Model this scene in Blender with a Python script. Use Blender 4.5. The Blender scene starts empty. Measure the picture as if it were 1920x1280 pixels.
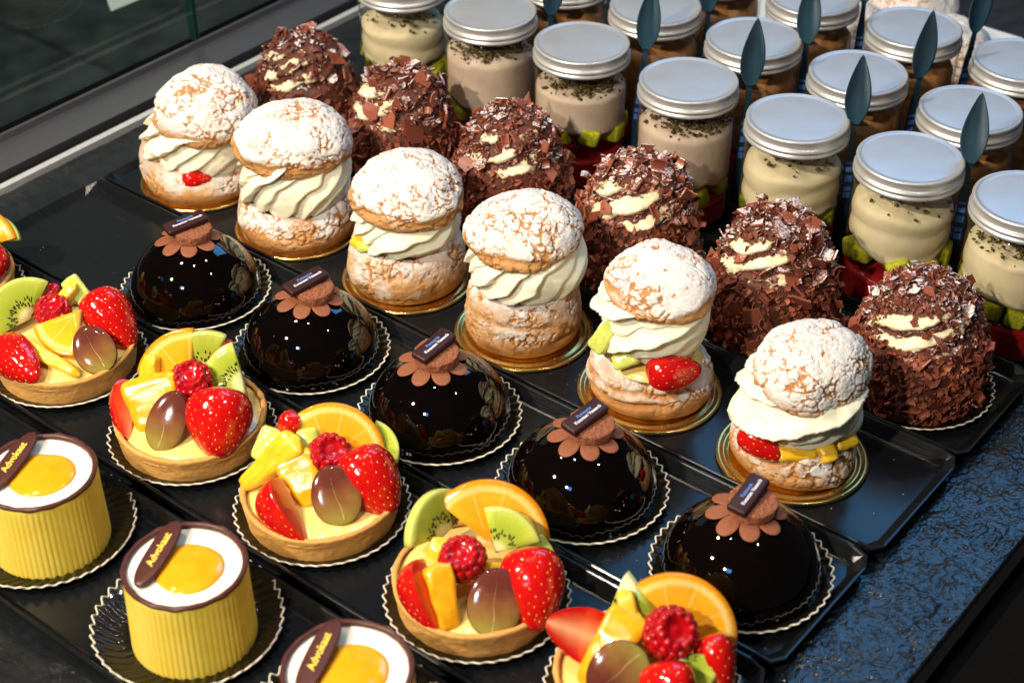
import bpy, math, random
import numpy as np
from mathutils import Matrix, Vector

S = 0.01                      # everything below is written in centimetres
rnd = random.Random(7)
rng = np.random.default_rng(7)
SC = bpy.context.scene
COL = SC.collection
PI = math.pi

# ------------------------------------------------------------------ camera
cam_d = bpy.data.cameras.new("camera")
cam = bpy.data.objects.new("camera", cam_d)
COL.objects.link(cam)
SC.camera = cam
YAW, PITCH, ROLL = math.radians(128.221), math.radians(36.422), math.radians(0.175)
_F = Vector((math.cos(YAW) * math.cos(PITCH), math.sin(YAW) * math.cos(PITCH), -math.sin(PITCH)))
_R = _F.cross(Vector((0, 0, 1))).normalized()
_U = _R.cross(_F)
_r = math.cos(ROLL) * _R + math.sin(ROLL) * _U
_u = -math.sin(ROLL) * _R + math.cos(ROLL) * _U
CAM = Vector((51.53, -68.70, 63.37))
M4 = Matrix((( _r.x, _u.x, -_F.x, CAM.x * S), (_r.y, _u.y, -_F.y, CAM.y * S), (_r.z, _u.z, -_F.z, CAM.z * S), (0, 0, 0, 1)))
cam.matrix_world = M4
cam_d.sensor_width = 36
cam_d.lens = 36 * 3150.16 / 1920
cam_d.clip_start = 0.02
cam_d.clip_end = 60
cam_d.dof.use_dof = True
cam_d.dof.focus_distance = 1.02
cam_d.dof.aperture_fstop = 10

# ------------------------------------------------------------------ world, lamps, exposure
W = bpy.data.worlds.new("World")
SC.world = W
W.use_nodes = True
W.node_tree.nodes["Background"].inputs[0].default_value = (0.85, 0.90, 1.0, 1)
W.node_tree.nodes["Background"].inputs[1].default_value = 0.03
SC.view_settings.view_transform = 'Standard'
SC.view_settings.look = 'None'
SC.view_settings.gamma = 1
SC.view_settings.exposure = 0
SC.cycles.max_bounces = 10
SC.cycles.transparent_max_bounces = 16
SC.cycles.use_denoising = True
SC.cycles.sample_clamp_indirect = 4


def lamp(name, kind, loc, power, col, target=None, **kw):
    d = bpy.data.lights.new(name, kind)
    o = bpy.data.objects.new(name, d)
    COL.objects.link(o)
    o.location = Vector(loc) * S
    d.energy = power
    d.color = col
    for k, v in kw.items():
        setattr(d, k, v)
    if target is not None:
        o.rotation_euler = (Vector(target) - Vector(loc)).to_track_quat('-Z', 'Y').to_euler()
    return o


WARM = (1.0, 0.86, 0.66)
# the row of small ceiling spots over the display case
lamp("ceiling_spot", 'SPOT', (-45, -30, 112), 17, WARM, (-8, -8, 0), shadow_soft_size=0.026, spot_size=1.5, spot_blend=0.6)
lamp("ceiling_spot", 'SPOT', (-8, -16, 112), 4, WARM, (2, -6, 0), shadow_soft_size=0.012, spot_size=1.5, spot_blend=0.6)
lamp("ceiling_spot", 'SPOT', (50, 9, 112), 6, (0.85, 0.93, 1.0), (10, 5, 0), shadow_soft_size=0.012, spot_size=1.5, spot_blend=0.6)
lamp("ceiling_spot", 'SPOT', (-2, 22, 112), 5, (1, .93, .82), (0, 12, 0), shadow_soft_size=0.012, spot_size=1.5, spot_blend=0.6)
lamp("ceiling_spot", 'SPOT', (-44, -106, 112), 98, WARM, (5, -8, 0), shadow_soft_size=0.026, spot_size=1.3, spot_blend=0.6)
lamp("ceiling_spot", 'SPOT', (18, -116, 100), 52, (1, .88, .70), (5, -4, 0), shadow_soft_size=0.022, spot_size=1.2, spot_blend=0.6)
# added unseen spot that brightens the shop floor beyond the glass
lamp("floor_fill_spot", 'SPOT', (-210, 110, 190), 22, (1, .9, .74), (-190, 110, -95), shadow_soft_size=0.03, spot_size=1.7, spot_blend=0.7)
# the cool daylight window beyond the counter and the blue screen behind the photographer
lamp("window_light", 'AREA', (-225, 262, 184), 4.0, (0.93, 0.96, 1.0), (0, 10, 5), shape='RECTANGLE', size=5.6, size_y=.98)
lamp("window_light", 'AREA', (-58, 240, 256), 25, (0.12, 0.45, 0.95), (29, -5, 0), shape='RECTANGLE', size=1.7, size_y=1.0)
lamp("blue_screen", 'AREA', (40, -190, 170), 2.2, (0.12, 0.42, 1.0), (0, -10, 2), shape='RECTANGLE', size=0.3, size_y=0.22)


# ------------------------------------------------------------------ numpy noise
def _hash(i, j, k, s):
    h = (i * 374761393 + j * 668265263 + k * 2147483647 + s * 1274126177) & 0xFFFFFFFF
    h = ((h ^ (h >> 13)) * 1274126177) & 0xFFFFFFFF
    h = ((h ^ (h >> 16)) * 2246822519) & 0xFFFFFFFF
    return ((h ^ (h >> 15)) & 0xFFFFFF) / float(0xFFFFFF)


def vnoise(P, s=0):
    P = np.asarray(P, float)
    I = np.floor(P).astype(np.int64)
    f = P - I
    f = f * f * (3 - 2 * f)
    out = 0
    for a in (0, 1):
        for b in (0, 1):
            for c in (0, 1):
                w = (f[..., 0] if a else 1 - f[..., 0]) * (f[..., 1] if b else 1 - f[..., 1]) * (f[..., 2] if c else 1 - f[..., 2])
                out = out + w * _hash(I[..., 0] + a, I[..., 1] + b, I[..., 2] + c, s)
    return out * 2 - 1


def fbm(P, o=4, s=0):
    t, a, n = 0, 1.0, 0
    for k in range(o):
        t = t + a * vnoise(P * (2.03 ** k), s + k * 17)
        n += a
        a *= 0.5
    return t / n


def worley(P, s=0):
    P = np.asarray(P, float)
    I = np.floor(P).astype(np.int64)
    f1 = np.full(P.shape[:-1], 9.0)
    f2 = f1.copy()
    idn = f1.copy()
    for a in (-1, 0, 1):
        for b in (-1, 0, 1):
            for c in (-1, 0, 1):
                J = (I[..., 0] + a, I[..., 1] + b, I[..., 2] + c)
                q = np.stack([J[k] + _hash(*J, s + 31 * k + 1) for k in range(3)], -1)
                d = np.sqrt(((q - P) ** 2).sum(-1))
                n = d < f1
                f2 = np.where(n, f1, np.minimum(f2, d))
                idn = np.where(n, _hash(*J, s + 99), idn)
                f1 = np.where(n, d, f1)
    return f1, f2, idn


def sstep(a, b, x):
    t = np.clip((x - a) / (b - a), 0, 1)
    return t * t * (3 - 2 * t)


# ------------------------------------------------------------------ object helpers
def mesh(name, V, F, mat=None, smooth=True, attrs=None):
    me = bpy.data.meshes.new(name)
    V = np.asarray(V, float) * S
    me.from_pydata(V.tolist(), [], F if isinstance(F, list) else F.tolist())
    if smooth:
        me.polygons.foreach_set("use_smooth", np.ones(len(me.polygons), bool))
    if attrs:
        for k, a in attrs.items():
            at = me.attributes.new(k, 'FLOAT', 'POINT')
            at.data.foreach_set("value", np.asarray(a, np.float32))
    if mat:
        me.materials.append(mat)
    me.update()
    return me


def link(name, data, parent=None, loc=None, M=None):
    o = bpy.data.objects.new(name, data)
    COL.objects.link(o)
    if parent is not None:
        o.parent = parent
    if loc is not None:
        o.location = Vector(loc) * S
    if M is not None:
        o.matrix_basis = M
    return o


def part(name, VF, mat, parent=None, smooth=True, attrs=None, M=None, loc=None):
    return link(name, mesh(name, VF[0], VF[1], mat, smooth, attrs), parent, loc, M)


def tag(o, label=None, cat=None, group=None, kind=None):
    if label: o['label'] = label
    if cat: o['category'] = cat
    if group: o['group'] = group
    if kind: o['kind'] = kind
    return o


def thing(name, label, cat, loc, rz=0.0, group=None):
    o = link(name, None, None, loc)
    o.rotation_euler = (0, 0, rz)
    return tag(o, label, cat, group)


def grid(P, cu=True, cap0=False, cap1=False):
    """P[n,m,3]: n rings of m points; cu closes each ring."""
    n, m = P.shape[:2]
    V = P.reshape(-1, 3)
    a = np.arange(m if cu else m - 1)
    b = (a + 1) % m
    r = np.arange(n - 1)[:, None] * m
    F = np.stack([r + a, r + b, r + m + b, r + m + a], -1).reshape(-1, 4).tolist()
    if cap0: F.append(list(range(m))[::-1])
    if cap1: F.append([(n - 1) * m + k for k in range(m)])
    return V, F


def joinvf(L):
    V, F, o = [], [], 0
    for v, f in L:
        V.append(np.asarray(v, float))
        F += [[i + o for i in q] for q in f]
        o += len(v)
    return np.concatenate(V), F


def curve(pts, n):
    """Catmull-Rom through 2-D or 3-D points, n samples evenly spaced along the length."""
    p = np.asarray(pts, float)
    p = np.concatenate([[2 * p[0] - p[1]], p, [2 * p[-1] - p[-2]]])
    o = []
    for i in range(1, len(p) - 2):
        t = np.linspace(0, 1, 24, endpoint=False)[:, None]
        a, b, c, d = p[i - 1], p[i], p[i + 1], p[i + 2]
        o.append(.5 * (2 * b + (c - a) * t + (2 * a - 5 * b + 4 * c - d) * t ** 2 + (3 * b - a - 3 * c + d) * t ** 3))
    o = np.concatenate(o + [p[-2][None]])
    L = np.concatenate([[0], np.cumsum(np.linalg.norm(np.diff(o, axis=0), axis=1))])
    s = np.linspace(0, L[-1], n)
    return np.stack([np.interp(s, L, o[:, k]) for k in range(o.shape[1])], 1)


def lathe(prof, m=96, n=None):
    pr = curve(prof, n) if n else np.asarray(prof, float)
    th = np.linspace(0, 2 * PI, m, endpoint=False)
    return np.stack([pr[:, None, 0] * np.cos(th), pr[:, None, 0] * np.sin(th), np.repeat(pr[:, 1:2], m, 1)], -1)


def gnormals(P):
    du = np.roll(P, -1, 1) - np.roll(P, 1, 1)
    dv = np.gradient(P, axis=0)
    n = np.cross(du, dv)
    n /= np.linalg.norm(n, axis=-1, keepdims=True) + 1e-9
    return n


def box(x0, x1, y0, y1, z0, z1):
    V = [(x, y, z) for z in (z0, z1) for y in (y0, y1) for x in (x0, x1)]
    F = [[0, 2, 3, 1], [4, 5, 7, 6], [0, 1, 5, 4], [2, 6, 7, 3], [0, 4, 6, 2], [1, 3, 7, 5]]
    return np.array(V, float), F


def rbox(L, Wd, T, r=.12, seg=3, taper=0.0):
    """rounded box centred on the origin, stacked rounded-rectangle rings."""
    rings = []
    def ring(ins, z):
        pts = []
        hx, hy = L / 2 - ins, Wd / 2 - ins
        rr = max(r * 1.2 - ins * .5, .02)
        for cx, cy, a0 in ((hx - rr, hy - rr, 0), (-hx + rr, hy - rr, 90), (-hx + rr, -hy + rr, 180), (hx - rr, -hy + rr, 270)):
            for k in range(4):
                a = math.radians(a0 + 30 * k)
                pts.append((cx + rr * math.cos(a), cy + rr * math.sin(a), z))
        return pts
    for k in range(seg + 1):
        a = PI / 2 * k / seg
        rings.append(ring(r * (1 - math.sin(a)), -T / 2 + r * (1 - math.cos(a))))
    for k in range(seg + 1):
        a = PI / 2 * k / seg
        rings.append(ring(r * (1 - math.cos(a)) + taper, T / 2 - r * (1 - math.sin(a))))
    return grid(np.array(rings), True, True, True)


def orient(loc, n, t, sc=1.0):
    """matrix: local z along n, local x along t (made square to n); loc in cm"""
    z = Vector(n).normalized()
    x = Vector(t)
    x = (x - z * x.dot(z)).normalized()
    y = z.cross(x)
    M = Matrix(((x.x, y.x, z.x, 0), (x.y, y.y, z.y, 0), (x.z, y.z, z.z, 0), (0, 0, 0, 1)))
    return Matrix.Translation(Vector(loc) * S) @ M @ Matrix.Scale(sc, 4)


# ------------------------------------------------------------------ materials
def new_mat(name):
    m = bpy.data.materials.new(name)
    m.use_nodes = True
    return m, m.node_tree.nodes, m.node_tree.links, m.node_tree.nodes["Principled BSDF"]


def setp(b, **kw):
    N = {'rough': 'Roughness', 'metal': 'Metallic', 'spec': 'Specular IOR Level', 'coat': 'Coat Weight', 'coatr': 'Coat Roughness',
         'sss': 'Subsurface Weight', 'ssr': 'Subsurface Scale', 'trans': 'Transmission Weight', 'ior': 'IOR', 'alpha': 'Alpha',
         'sheen': 'Sheen Weight'}
    for k, v in kw.items():
        b.inputs[N[k]].default_value = v
    if 'sss' in kw:
        b.inputs['Subsurface Radius'].default_value = (1.0, .6, .35)


def C4(c):
    return (c[0], c[1], c[2], 1)


class NT:
    def __init__(s, n, l):
        s.n, s.l = n, l
        s.tc = n.new("ShaderNodeTexCoord")
    def noise(s, scale, detail=4, rough=.55, stretch=None, dist=0):
        t = s.n.new("ShaderNodeTexNoise")
        t.inputs['Scale'].default_value = scale
        t.inputs['Detail'].default_value = detail
        t.inputs['Roughness'].default_value = rough
        t.inputs['Distortion'].default_value = dist
        src = s.tc.outputs['Object']
        if stretch:
            m = s.n.new("ShaderNodeMapping")
            m.inputs['Scale'].default_value = stretch
            s.l.new(src, m.inputs[0])
            src = m.outputs[0]
        s.l.new(src, t.inputs['Vector'])
        return t.outputs['Fac']
    def ramp(s, src, stops):
        r = s.n.new("ShaderNodeValToRGB")
        e = r.color_ramp.elements
        while len(e) < len(stops): e.new(.5)
        for x, (p, c) in zip(e, stops):
            x.position = p
            x.color = C4(c) if len(c) == 3 else c
        s.l.new(src, r.inputs[0])
        return r.outputs[0]
    def math(s, op, a, b=None, clamp=False):
        m = s.n.new("ShaderNodeMath")
        m.operation = op
        m.use_clamp = clamp
        for i, v in enumerate((a, b)):
            if v is None: continue
            if isinstance(v, (int, float)): m.inputs[i].default_value = v
            else: s.l.new(v, m.inputs[i])
        return m.outputs[0]
    def mix(s, f, a, b):
        m = s.n.new("ShaderNodeMix")
        m.data_type = 'RGBA'
        if isinstance(f, (int, float)): m.inputs[0].default_value = f
        else: s.l.new(f, m.inputs[0])
        for i, v in ((6, a), (7, b)):
            if isinstance(v, tuple): m.inputs[i].default_value = C4(v)
            else: s.l.new(v, m.inputs[i])
        return m.outputs[2]
    def attr(s, name):
        a = s.n.new("ShaderNodeAttribute")
        a.attribute_name = name
        return a.outputs['Fac']
    def bump(s, b, h, strength=.3, dist=.001):
        m = s.n.new("ShaderNodeBump")
        m.inputs['Strength'].default_value = strength
        m.inputs['Distance'].default_value = dist
        s.l.new(h, m.inputs['Height'])
        s.l.new(m.outputs[0], b.inputs['Normal'])


def simple(name, col, col2=None, scale=300, bump=0.0, bdist=.0006, bscale=None, stretch=None, **kw):
    m, n, l, b = new_mat(name)
    t = NT(n, l)
    setp(b, **kw)
    f = t.noise(scale, stretch=stretch)
    c2 = col2 or tuple(min(1, x * 1.18) for x in col)
    l.new(t.ramp(f, [(.35, col), (.65, c2)]), b.inputs['Base Color'])
    if bump:
        t.bump(b, t.noise(bscale or scale * 2.5, 5, stretch=stretch), bump, bdist)
    return m


# sugared pastry crust: 'powder' and 'crack' are masks made with the relief of the mesh
def crust_mat(name, gold, dark):
    m, n, l, b = new_mat(name)
    t = NT(n, l)
    setp(b, rough=.75, spec=.25)
    f = t.noise(180, 5, .6)
    fine = t.noise(1400, 3, .7)
    base = t.mix(t.math('MULTIPLY', t.attr('bake'), 1.0, True), t.ramp(f, [(.3, tuple(x * .85 for x in gold)), (.7, gold)]), dark)
    p = t.math('ADD', t.attr('powder'), t.math('MULTIPLY', t.math('SUBTRACT', fine, .5), .6))
    p = t.math('ADD', p, t.math('MULTIPLY', t.math('SUBTRACT', f, .5), .4))
    pm = t.ramp(p, [(.05, (0, 0, 0)), (.82, (1, 1, 1))])
    l.new(t.mix(t.math('MULTIPLY', pm, t.math('ADD', t.math('MULTIPLY', fine, .5), .66), True), base, (.78, .78, .79)), b.inputs['Base Color'])
    t.bump(b, t.math('ADD', fine, t.math('MULTIPLY', t.noise(500, 4), 1.5)), .5, .0006)
    return m


M_BUN = crust_mat("golden_choux_crust", (.62, .33, .125), (.40, .17, .05))
M_CREAM = simple("whipped_cream", (.97, .925, .70), (.98, .945, .75), 120, .12, .0005, 700, rough=.5, spec=.3, sss=.5, ssr=.006)
M_CUSTARD = simple("custard", (.88, .62, .17), (.90, .68, .24), 90, rough=.22, spec=.5, coat=.5, coatr=.1, sss=.2, ssr=.004)
M_GOLD = simple("gold_card", (.72, .50, .14), (.80, .58, .20), 400, metal=1.0, rough=.26)
M_TART = crust_mat("shortcrust", (.80, .44, .13), (.52, .24, .06))
M_DOME = simple("chocolate_mirror_glaze", (.0016, .0006, .0004), (.002, .0008, .0005), 50, rough=.03, spec=.55, coat=.3, coatr=.02)
M_MILK = simple("milk_chocolate", (.24, .082, .038), (.27, .094, .046), 500, .1, .0003, rough=.55, spec=.3)
M_BISC = simple("chocolate_sponge", (.20, .065, .034), (.40, .155, .085), 900, .8, .0012, 1300, rough=.9, spec=.15)
M_DARK = simple("dark_chocolate", (.034, .010, .011), (.040, .012, .013), 100, rough=.42, spec=.3)
M_RIMCH = simple("dark_chocolate_rim", (.065, .017, .014), (.085, .024, .02), 300, .2, .0004, rough=.35, spec=.4)
M_FLAKE = None
M_DOILY = simple("black_fluted_paper", (.007, .0055, .003), (.011, .009, .0045), 80, rough=.13, spec=.38)
M_EDGE = simple("white_paper_edge", (.62, .58, .50), (.70, .66, .58), 300, rough=.7)
M_PAPER = simple("white_paper", (.78, .80, .84), (.82, .84, .86), 40, rough=.8)
M_PRINT_Y = simple("yellow_print", (.80, .58, .07), rough=.5)
M_PRINT_B = simple("blue_print", (.10, .22, .62), rough=.5)
M_PRINT_W = simple("white_print", (.72, .74, .80), rough=.5)
M_CUP = simple("yellow_chocolate_cup", (.88, .65, .075), (.92, .72, .115), 70, .08, .0004, 600, rough=.42, spec=.4, sss=.12, ssr=.004)
M_WHITE = simple("white_cream_top", (.84, .82, .72), (.87, .85, .76), 60, rough=.35, spec=.4, sss=.2, ssr=.004)
M_YOLK = simple("egg_liqueur_jelly", (.82, .33, .008), (.88, .40, .014), 90, .25, .0008, 160, rough=.12, spec=.5, coat=.5, coatr=.05, sss=.15, ssr=.004)
M_RASP = simple("raspberry_flesh", (.36, .002, .005), (.46, .004, .008), 200, rough=.14, spec=.45, coat=.3, coatr=.06)
M_SEED = simple("pale_seed", (.78, .36, .045), rough=.4)
M_BSEED = simple("black_seed", (.012, .009, .008), rough=.35)
M_MANGO = simple("mango_flesh", (.80, .34, .006), (.86, .45, .02), 130, .25, .0006, 500, (1, 3, 3), rough=.14, spec=.5, coat=.5, coatr=.06, sss=.25, ssr=.005)
M_PINE = simple("pineapple_flesh", (.82, .45, .008), (.88, .58, .04), 200, .5, .0008, 420, (.5, 3, 3), rough=.15, spec=.5, coat=.5, coatr=.06, sss=.25, ssr=.005)
M_MELON = simple("melon_flesh", (.50, .58, .10), (.66, .70, .2), 160, .2, .0006, 300, rough=.12, spec=.5, coat=.5, coatr=.06, sss=.3, ssr=.006)
M_VEIN = simple("grape_vein", (.42, .33, .12), rough=.3)
M_GREENCAKE = simple("pistachio_sponge", (.34, .37, .018), (.46, .47, .03), 500, .8, .0015, 700, rough=.9, spec=.1)
M_JELLY = simple("red_fruit_compote", (.30, .008, .012), (.46, .015, .02), 90, .4, .002, 150, rough=.2, spec=.5)
M_JARCREAM = simple("yogurt_cream", (.62, .55, .34), (.68, .61, .40), 60, .2, .001, 120, rough=.55, sss=.1, ssr=.004)
M_JARPINK = simple("berry_yogurt_cream", (.50, .38, .31), (.60, .50, .38), 45, .2, .001, 120, rough=.55)
M_CRUMB = simple("pistachio_crumb", (.045, .032, .006), (.14, .10, .012), 700, rough=.8)
M_CARAMEL = simple("caramel_cream", (.28, .12, .035), (.42, .22, .08), 90, .3, .001, 200, rough=.45)
M_SPOON = simple("dark_plastic_spoon", (.010, .042, .070), (.014, .054, .088), 60, rough=.36, spec=.55)
M_GREENEDGE = simple("green_glass_edge", (.01, .05, .04), rough=.2, spec=.6)
M_LID = None


def attr_mix(name, attr, ca, cb, cedge=None, **kw):
    m, n, l, b = new_mat(name)
    t = NT(n, l)
    setp(b, **kw)
    f = t.noise(160, 4, stretch=(.5, 2, 2))
    a = t.ramp(f, [(.3, tuple(x * .85 for x in ca)), (.7, ca)])
    c = t.ramp(t.math('ADD', t.attr(attr), t.math('MULTIPLY', t.math('SUBTRACT', f, .5), .25)), [(.0, ca), (.35, ca), (.55, cedge or cb), (.95, cb)])
    l.new(t.mix(t.attr(attr), a, c), b.inputs['Base Color'])
    t.bump(b, t.noise(420, 3), .15, .0005)
    return m


M_STRAW = attr_mix("strawberry", 'cut', (.58, .006, .006), (.86, .40, .20), (.72, .10, .03), rough=.12, spec=.5, coat=.6, coatr=.05, sss=.15, ssr=.004)


def radial_mat(name, stops, spokes=0, streak=.0, R=2.4, face=True, **kw):
    """disc fruit: colour by the distance from the core in the slice's own plane"""
    m, n, l, b = new_mat(name)
    t = NT(n, l)
    setp(b, **kw)
    sep = n.new("ShaderNodeSeparateXYZ")
    l.new(t.tc.outputs['Object'], sep.inputs[0])
    x, y = sep.outputs[0], sep.outputs[1]
    r = t.math('SQRT', t.math('ADD', t.math('MULTIPLY', x, x), t.math('MULTIPLY', y, y)))
    r = t.math('DIVIDE', r, R * S)
    ang = t.math('ARCTAN2', y, x)
    comb = n.new("ShaderNodeCombineXYZ")
    l.new(t.math('MULTIPLY', ang, 9.0), comb.inputs[0])
    l.new(t.math('MULTIPLY', r, 1.2), comb.inputs[1])
    no = n.new("ShaderNodeTexNoise")
    no.inputs['Scale'].default_value = 1.6
    no.inputs['Detail'].default_value = 3
    l.new(comb.outputs[0], no.inputs['Vector'])
    rr = t.math('ADD', r, t.math('MULTIPLY', t.math('SUBTRACT', no.outputs['Fac'], .5), streak))
    c = t.ramp(rr, stops)
    if spokes:
        w = t.math('ABSOLUTE', t.math('SINE', t.math('MULTIPLY', ang, spokes / 2)))
        sp = t.ramp(w, [(.0, (1, 1, 1)), (.16, (0, 0, 0))])
        inner = t.ramp(r, [(.80, (1, 1, 1)), (.84, (0, 0, 0))])
        mm = n.new("ShaderNodeMath"); mm.operation = 'MULTIPLY'
        l.new(sp, mm.inputs[0]); l.new(inner, mm.inputs[1])
        c = t.mix(mm.outputs[0], c, (.88, .56, .14))
    l.new(c, b.inputs['Base Color'])
    t.bump(b, no.outputs['Fac'], .35, .0006)
    return m


M_KIWI = radial_mat("kiwi_flesh", [(.0, (.78, .76, .42)), (.20, (.74, .72, .34)), (.32, (.40, .47, .06)), (.55, (.36, .45, .04)), (.8, (.46, .55, .06)), (.98, (.56, .62, .14))],
                    0, .16, 2.3, rough=.12, spec=.5, coat=.6, coatr=.05, sss=.25, ssr=.005)
M_ORANGE = radial_mat("orange_slice", [(.0, (.90, .58, .16)), (.07, (.86, .36, .012)), (.5, (.88, .40, .015)), (.80, (.90, .45, .025)), (.845, (.92, .66, .22)), (.90, (.92, .62, .16)), (.95, (.86, .33, .008)), (1., (.80, .26, .004))],
                      10, .05, 3.0, rough=.12, spec=.5, coat=.6, coatr=.05, sss=.2, ssr=.005)


def grape_mat():
    m, n, l, b = new_mat("grape_half")
    t = NT(n, l)
    setp(b, rough=.12, spec=.5, coat=.8, coatr=.03, trans=.42, ior=1.36)
    t.bump(b, t.noise(140, 3), .12, .0008)
    sep = n.new("ShaderNodeSeparateXYZ")
    l.new(t.tc.outputs['Object'], sep.inputs[0])
    no = t.noise(120, 3)
    g = t.math('ADD', t.math('MULTIPLY', sep.outputs[0], 32.0), t.math('MULTIPLY', no, .5))
    c = t.ramp(g, [(.0, (.20, .05, .035)), (.25, (.33, .12, .05)), (.5, (.40, .22, .06)), (.85, (.46, .44, .09))])
    skin = t.ramp(t.attr('skin'), [(.35, (0, 0, 0)), (.75, (1, 1, 1))])
    l.new(t.mix(skin, c, (.06, .012, .026)), b.inputs['Base Color'])
    return m


M_GRAPE = grape_mat()


def flake_mat(name, dust):
    m, n, l, b = new_mat(name)
    t = NT(n, l)
    setp(b, rough=.42, spec=.4)
    geo = n.new("ShaderNodeNewGeometry")
    sep = n.new("ShaderNodeSeparateXYZ")
    l.new(geo.outputs['Normal'], sep.inputs[0])
    oi = n.new("ShaderNodeObjectInfo")
    no = n.new("ShaderNodeTexNoise")
    no.inputs['Scale'].default_value = 750
    no.inputs['Detail'].default_value = 4
    l.new(geo.outputs['Position'], no.inputs['Vector'])
    no2 = n.new("ShaderNodeTexNoise")
    no2.inputs['Scale'].default_value = 55
    l.new(geo.outputs['Position'], no2.inputs['Vector'])
    c = t.ramp(oi.outputs['Random'], [(.0, (.13, .030, .015)), (.5, (.23, .058, .031)), (1., (.32, .095, .054))])
    p = t.math('MULTIPLY', t.math('ADD', sep.outputs[2], .25), .8, True)
    h = t.math('ADD', no.outputs['Fac'], t.math('MULTIPLY', no2.outputs['Fac'], .9))
    pm = t.ramp(t.math('MULTIPLY', t.math('MULTIPLY', p, h), .6), [(dust, (0, 0, 0)), (min(dust + .12, 1.0), (.85, .85, .85))])
    l.new(t.mix(pm, c, (.80, .78, .80)), b.inputs['Base Color'])
    t.bump(b, no.outputs['Fac'], .2, .0004)
    return m


M_FLAKE = flake_mat("chocolate_flake", .66)
M_FLAKETOP = flake_mat("dusted_chocolate_flake", .46)


def core_mat():
    m, n, l, b = new_mat("cream_and_cocoa")
    t = NT(n, l)
    setp(b, rough=.6, spec=.3)
    a = t.attr('bare')
    no = t.noise(240, 4)
    f = t.math('ADD', a, t.math('MULTIPLY', t.math('SUBTRACT', no, .52), 1.5))
    l.new(t.ramp(f, [(.36, (.10, .031, .019)), (.54, (.76, .62, .38)), (.9, (.88, .82, .60))]), b.inputs['Base Color'])
    t.bump(b, no, .4, .0015)
    return m


M_CORE = core_mat()


def tray_mat():
    m, n, l, b = new_mat("black_tray")
    t = NT(n, l)
    setp(b, rough=.22, spec=.28)
    f = t.noise(50, 5, .7, (1, 26, 1))
    l.new(t.ramp(f, [(.3, (.005, .0058, .007)), (.7, (.009, .0105, .0125))]), b.inputs['Base Color'])
    rr = t.ramp(f, [(.3, (.16, .16, .16)), (.7, (.26, .26, .26))])
    l.new(rr, b.inputs['Roughness'])
    t.bump(b, f, .06, .0004)
    return m


M_TRAY = tray_mat()


def slate_mat():
    m, n, l, b = new_mat("black_slate")
    t = NT(n, l)
    setp(b, rough=.2, spec=.6)
    a = t.noise(70, 6, .62, (1, 1.5, 1), .6)
    c = t.noise(260, 4, .6, (1, 1.4, 1), .5)
    l.new(t.ramp(a, [(.3, (.005, .006, .008)), (.7, (.014, .016, .019))]), b.inputs['Base Color'])
    t.bump(b, t.noise(420, 3, .6), .35, .001)
    return m


M_SLATE = slate_mat()
M_STONE = simple("dark_floor_stone", (.15, .14, .10), (.30, .28, .20), 14, .5, .004, 60, rough=.7, spec=.1)
M_BLACK = simple("black_frame", (.003, .003, .003), rough=.85, spec=.05)
M_ALU = simple("satin_aluminium", (.22, .22, .24), (.26, .26, .28), 60, .05, .0003, 300, (1, .03, 1), metal=.9, rough=.42)


M_STRIP = simple("polished_strip", (.70, .71, .73), rough=.3, metal=.5)


def lid_mat():
    m, n, l, b = new_mat("satin_lid_aluminium")
    t = NT(n, l)
    setp(b, metal=.55, rough=.36)
    f = t.noise(30, 3)
    l.new(t.ramp(f, [(.3, (.56, .565, .575)), (.7, (.63, .635, .64))]), b.inputs['Base Color'])
    l.new(t.ramp(f, [(.25, (.32, .32, .32)), (.75, (.42, .42, .42))]), b.inputs['Roughness'])
    return m


M_LID = lid_mat()


def clear_mat(name, tint, fac_lo, rough):
    """thin clear plastic or pane: straight-through with a Fresnel reflection"""
    m, n, l, b = new_mat(name)
    n.remove(b)
    out = n["Material Output"]
    tr = n.new("ShaderNodeBsdfTransparent")
    tr.inputs[0].default_value = C4(tint)
    gl = n.new("ShaderNodeBsdfGlossy")
    gl.inputs['Roughness'].default_value = rough
    fr = n.new("ShaderNodeLayerWeight")
    pw = n.new("ShaderNodeMath"); pw.operation = 'POWER'
    pw.inputs[1].default_value = 4.5
    l.new(fr.outputs['Facing'], pw.inputs[0])
    ad = n.new("ShaderNodeMath"); ad.operation = 'MULTIPLY_ADD'; ad.use_clamp = True
    ad.inputs[1].default_value = .75
    ad.inputs[2].default_value = fac_lo
    l.new(pw.outputs[0], ad.inputs[0])
    mx = n.new("ShaderNodeMixShader")
    l.new(ad.outputs[0], mx.inputs[0]); l.new(tr.outputs[0], mx.inputs[1]); l.new(gl.outputs[0], mx.inputs[2])
    l.new(mx.outputs[0], out.inputs[0])
    return m


M_PLASTIC = clear_mat("clear_plastic", (.96, .95, .95), .04, .04)
M_GLASS = clear_mat("case_glass", (.86, .93, .91), .045, .01)

# ------------------------------------------------------------------ the setting
A = math.radians(128.221 - 90)              # things turn so that their own x runs to the photo's right
RV = Vector((math.cos(A), math.sin(A), 0))
FV = Vector((-math.sin(A), math.cos(A), 0))


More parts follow.
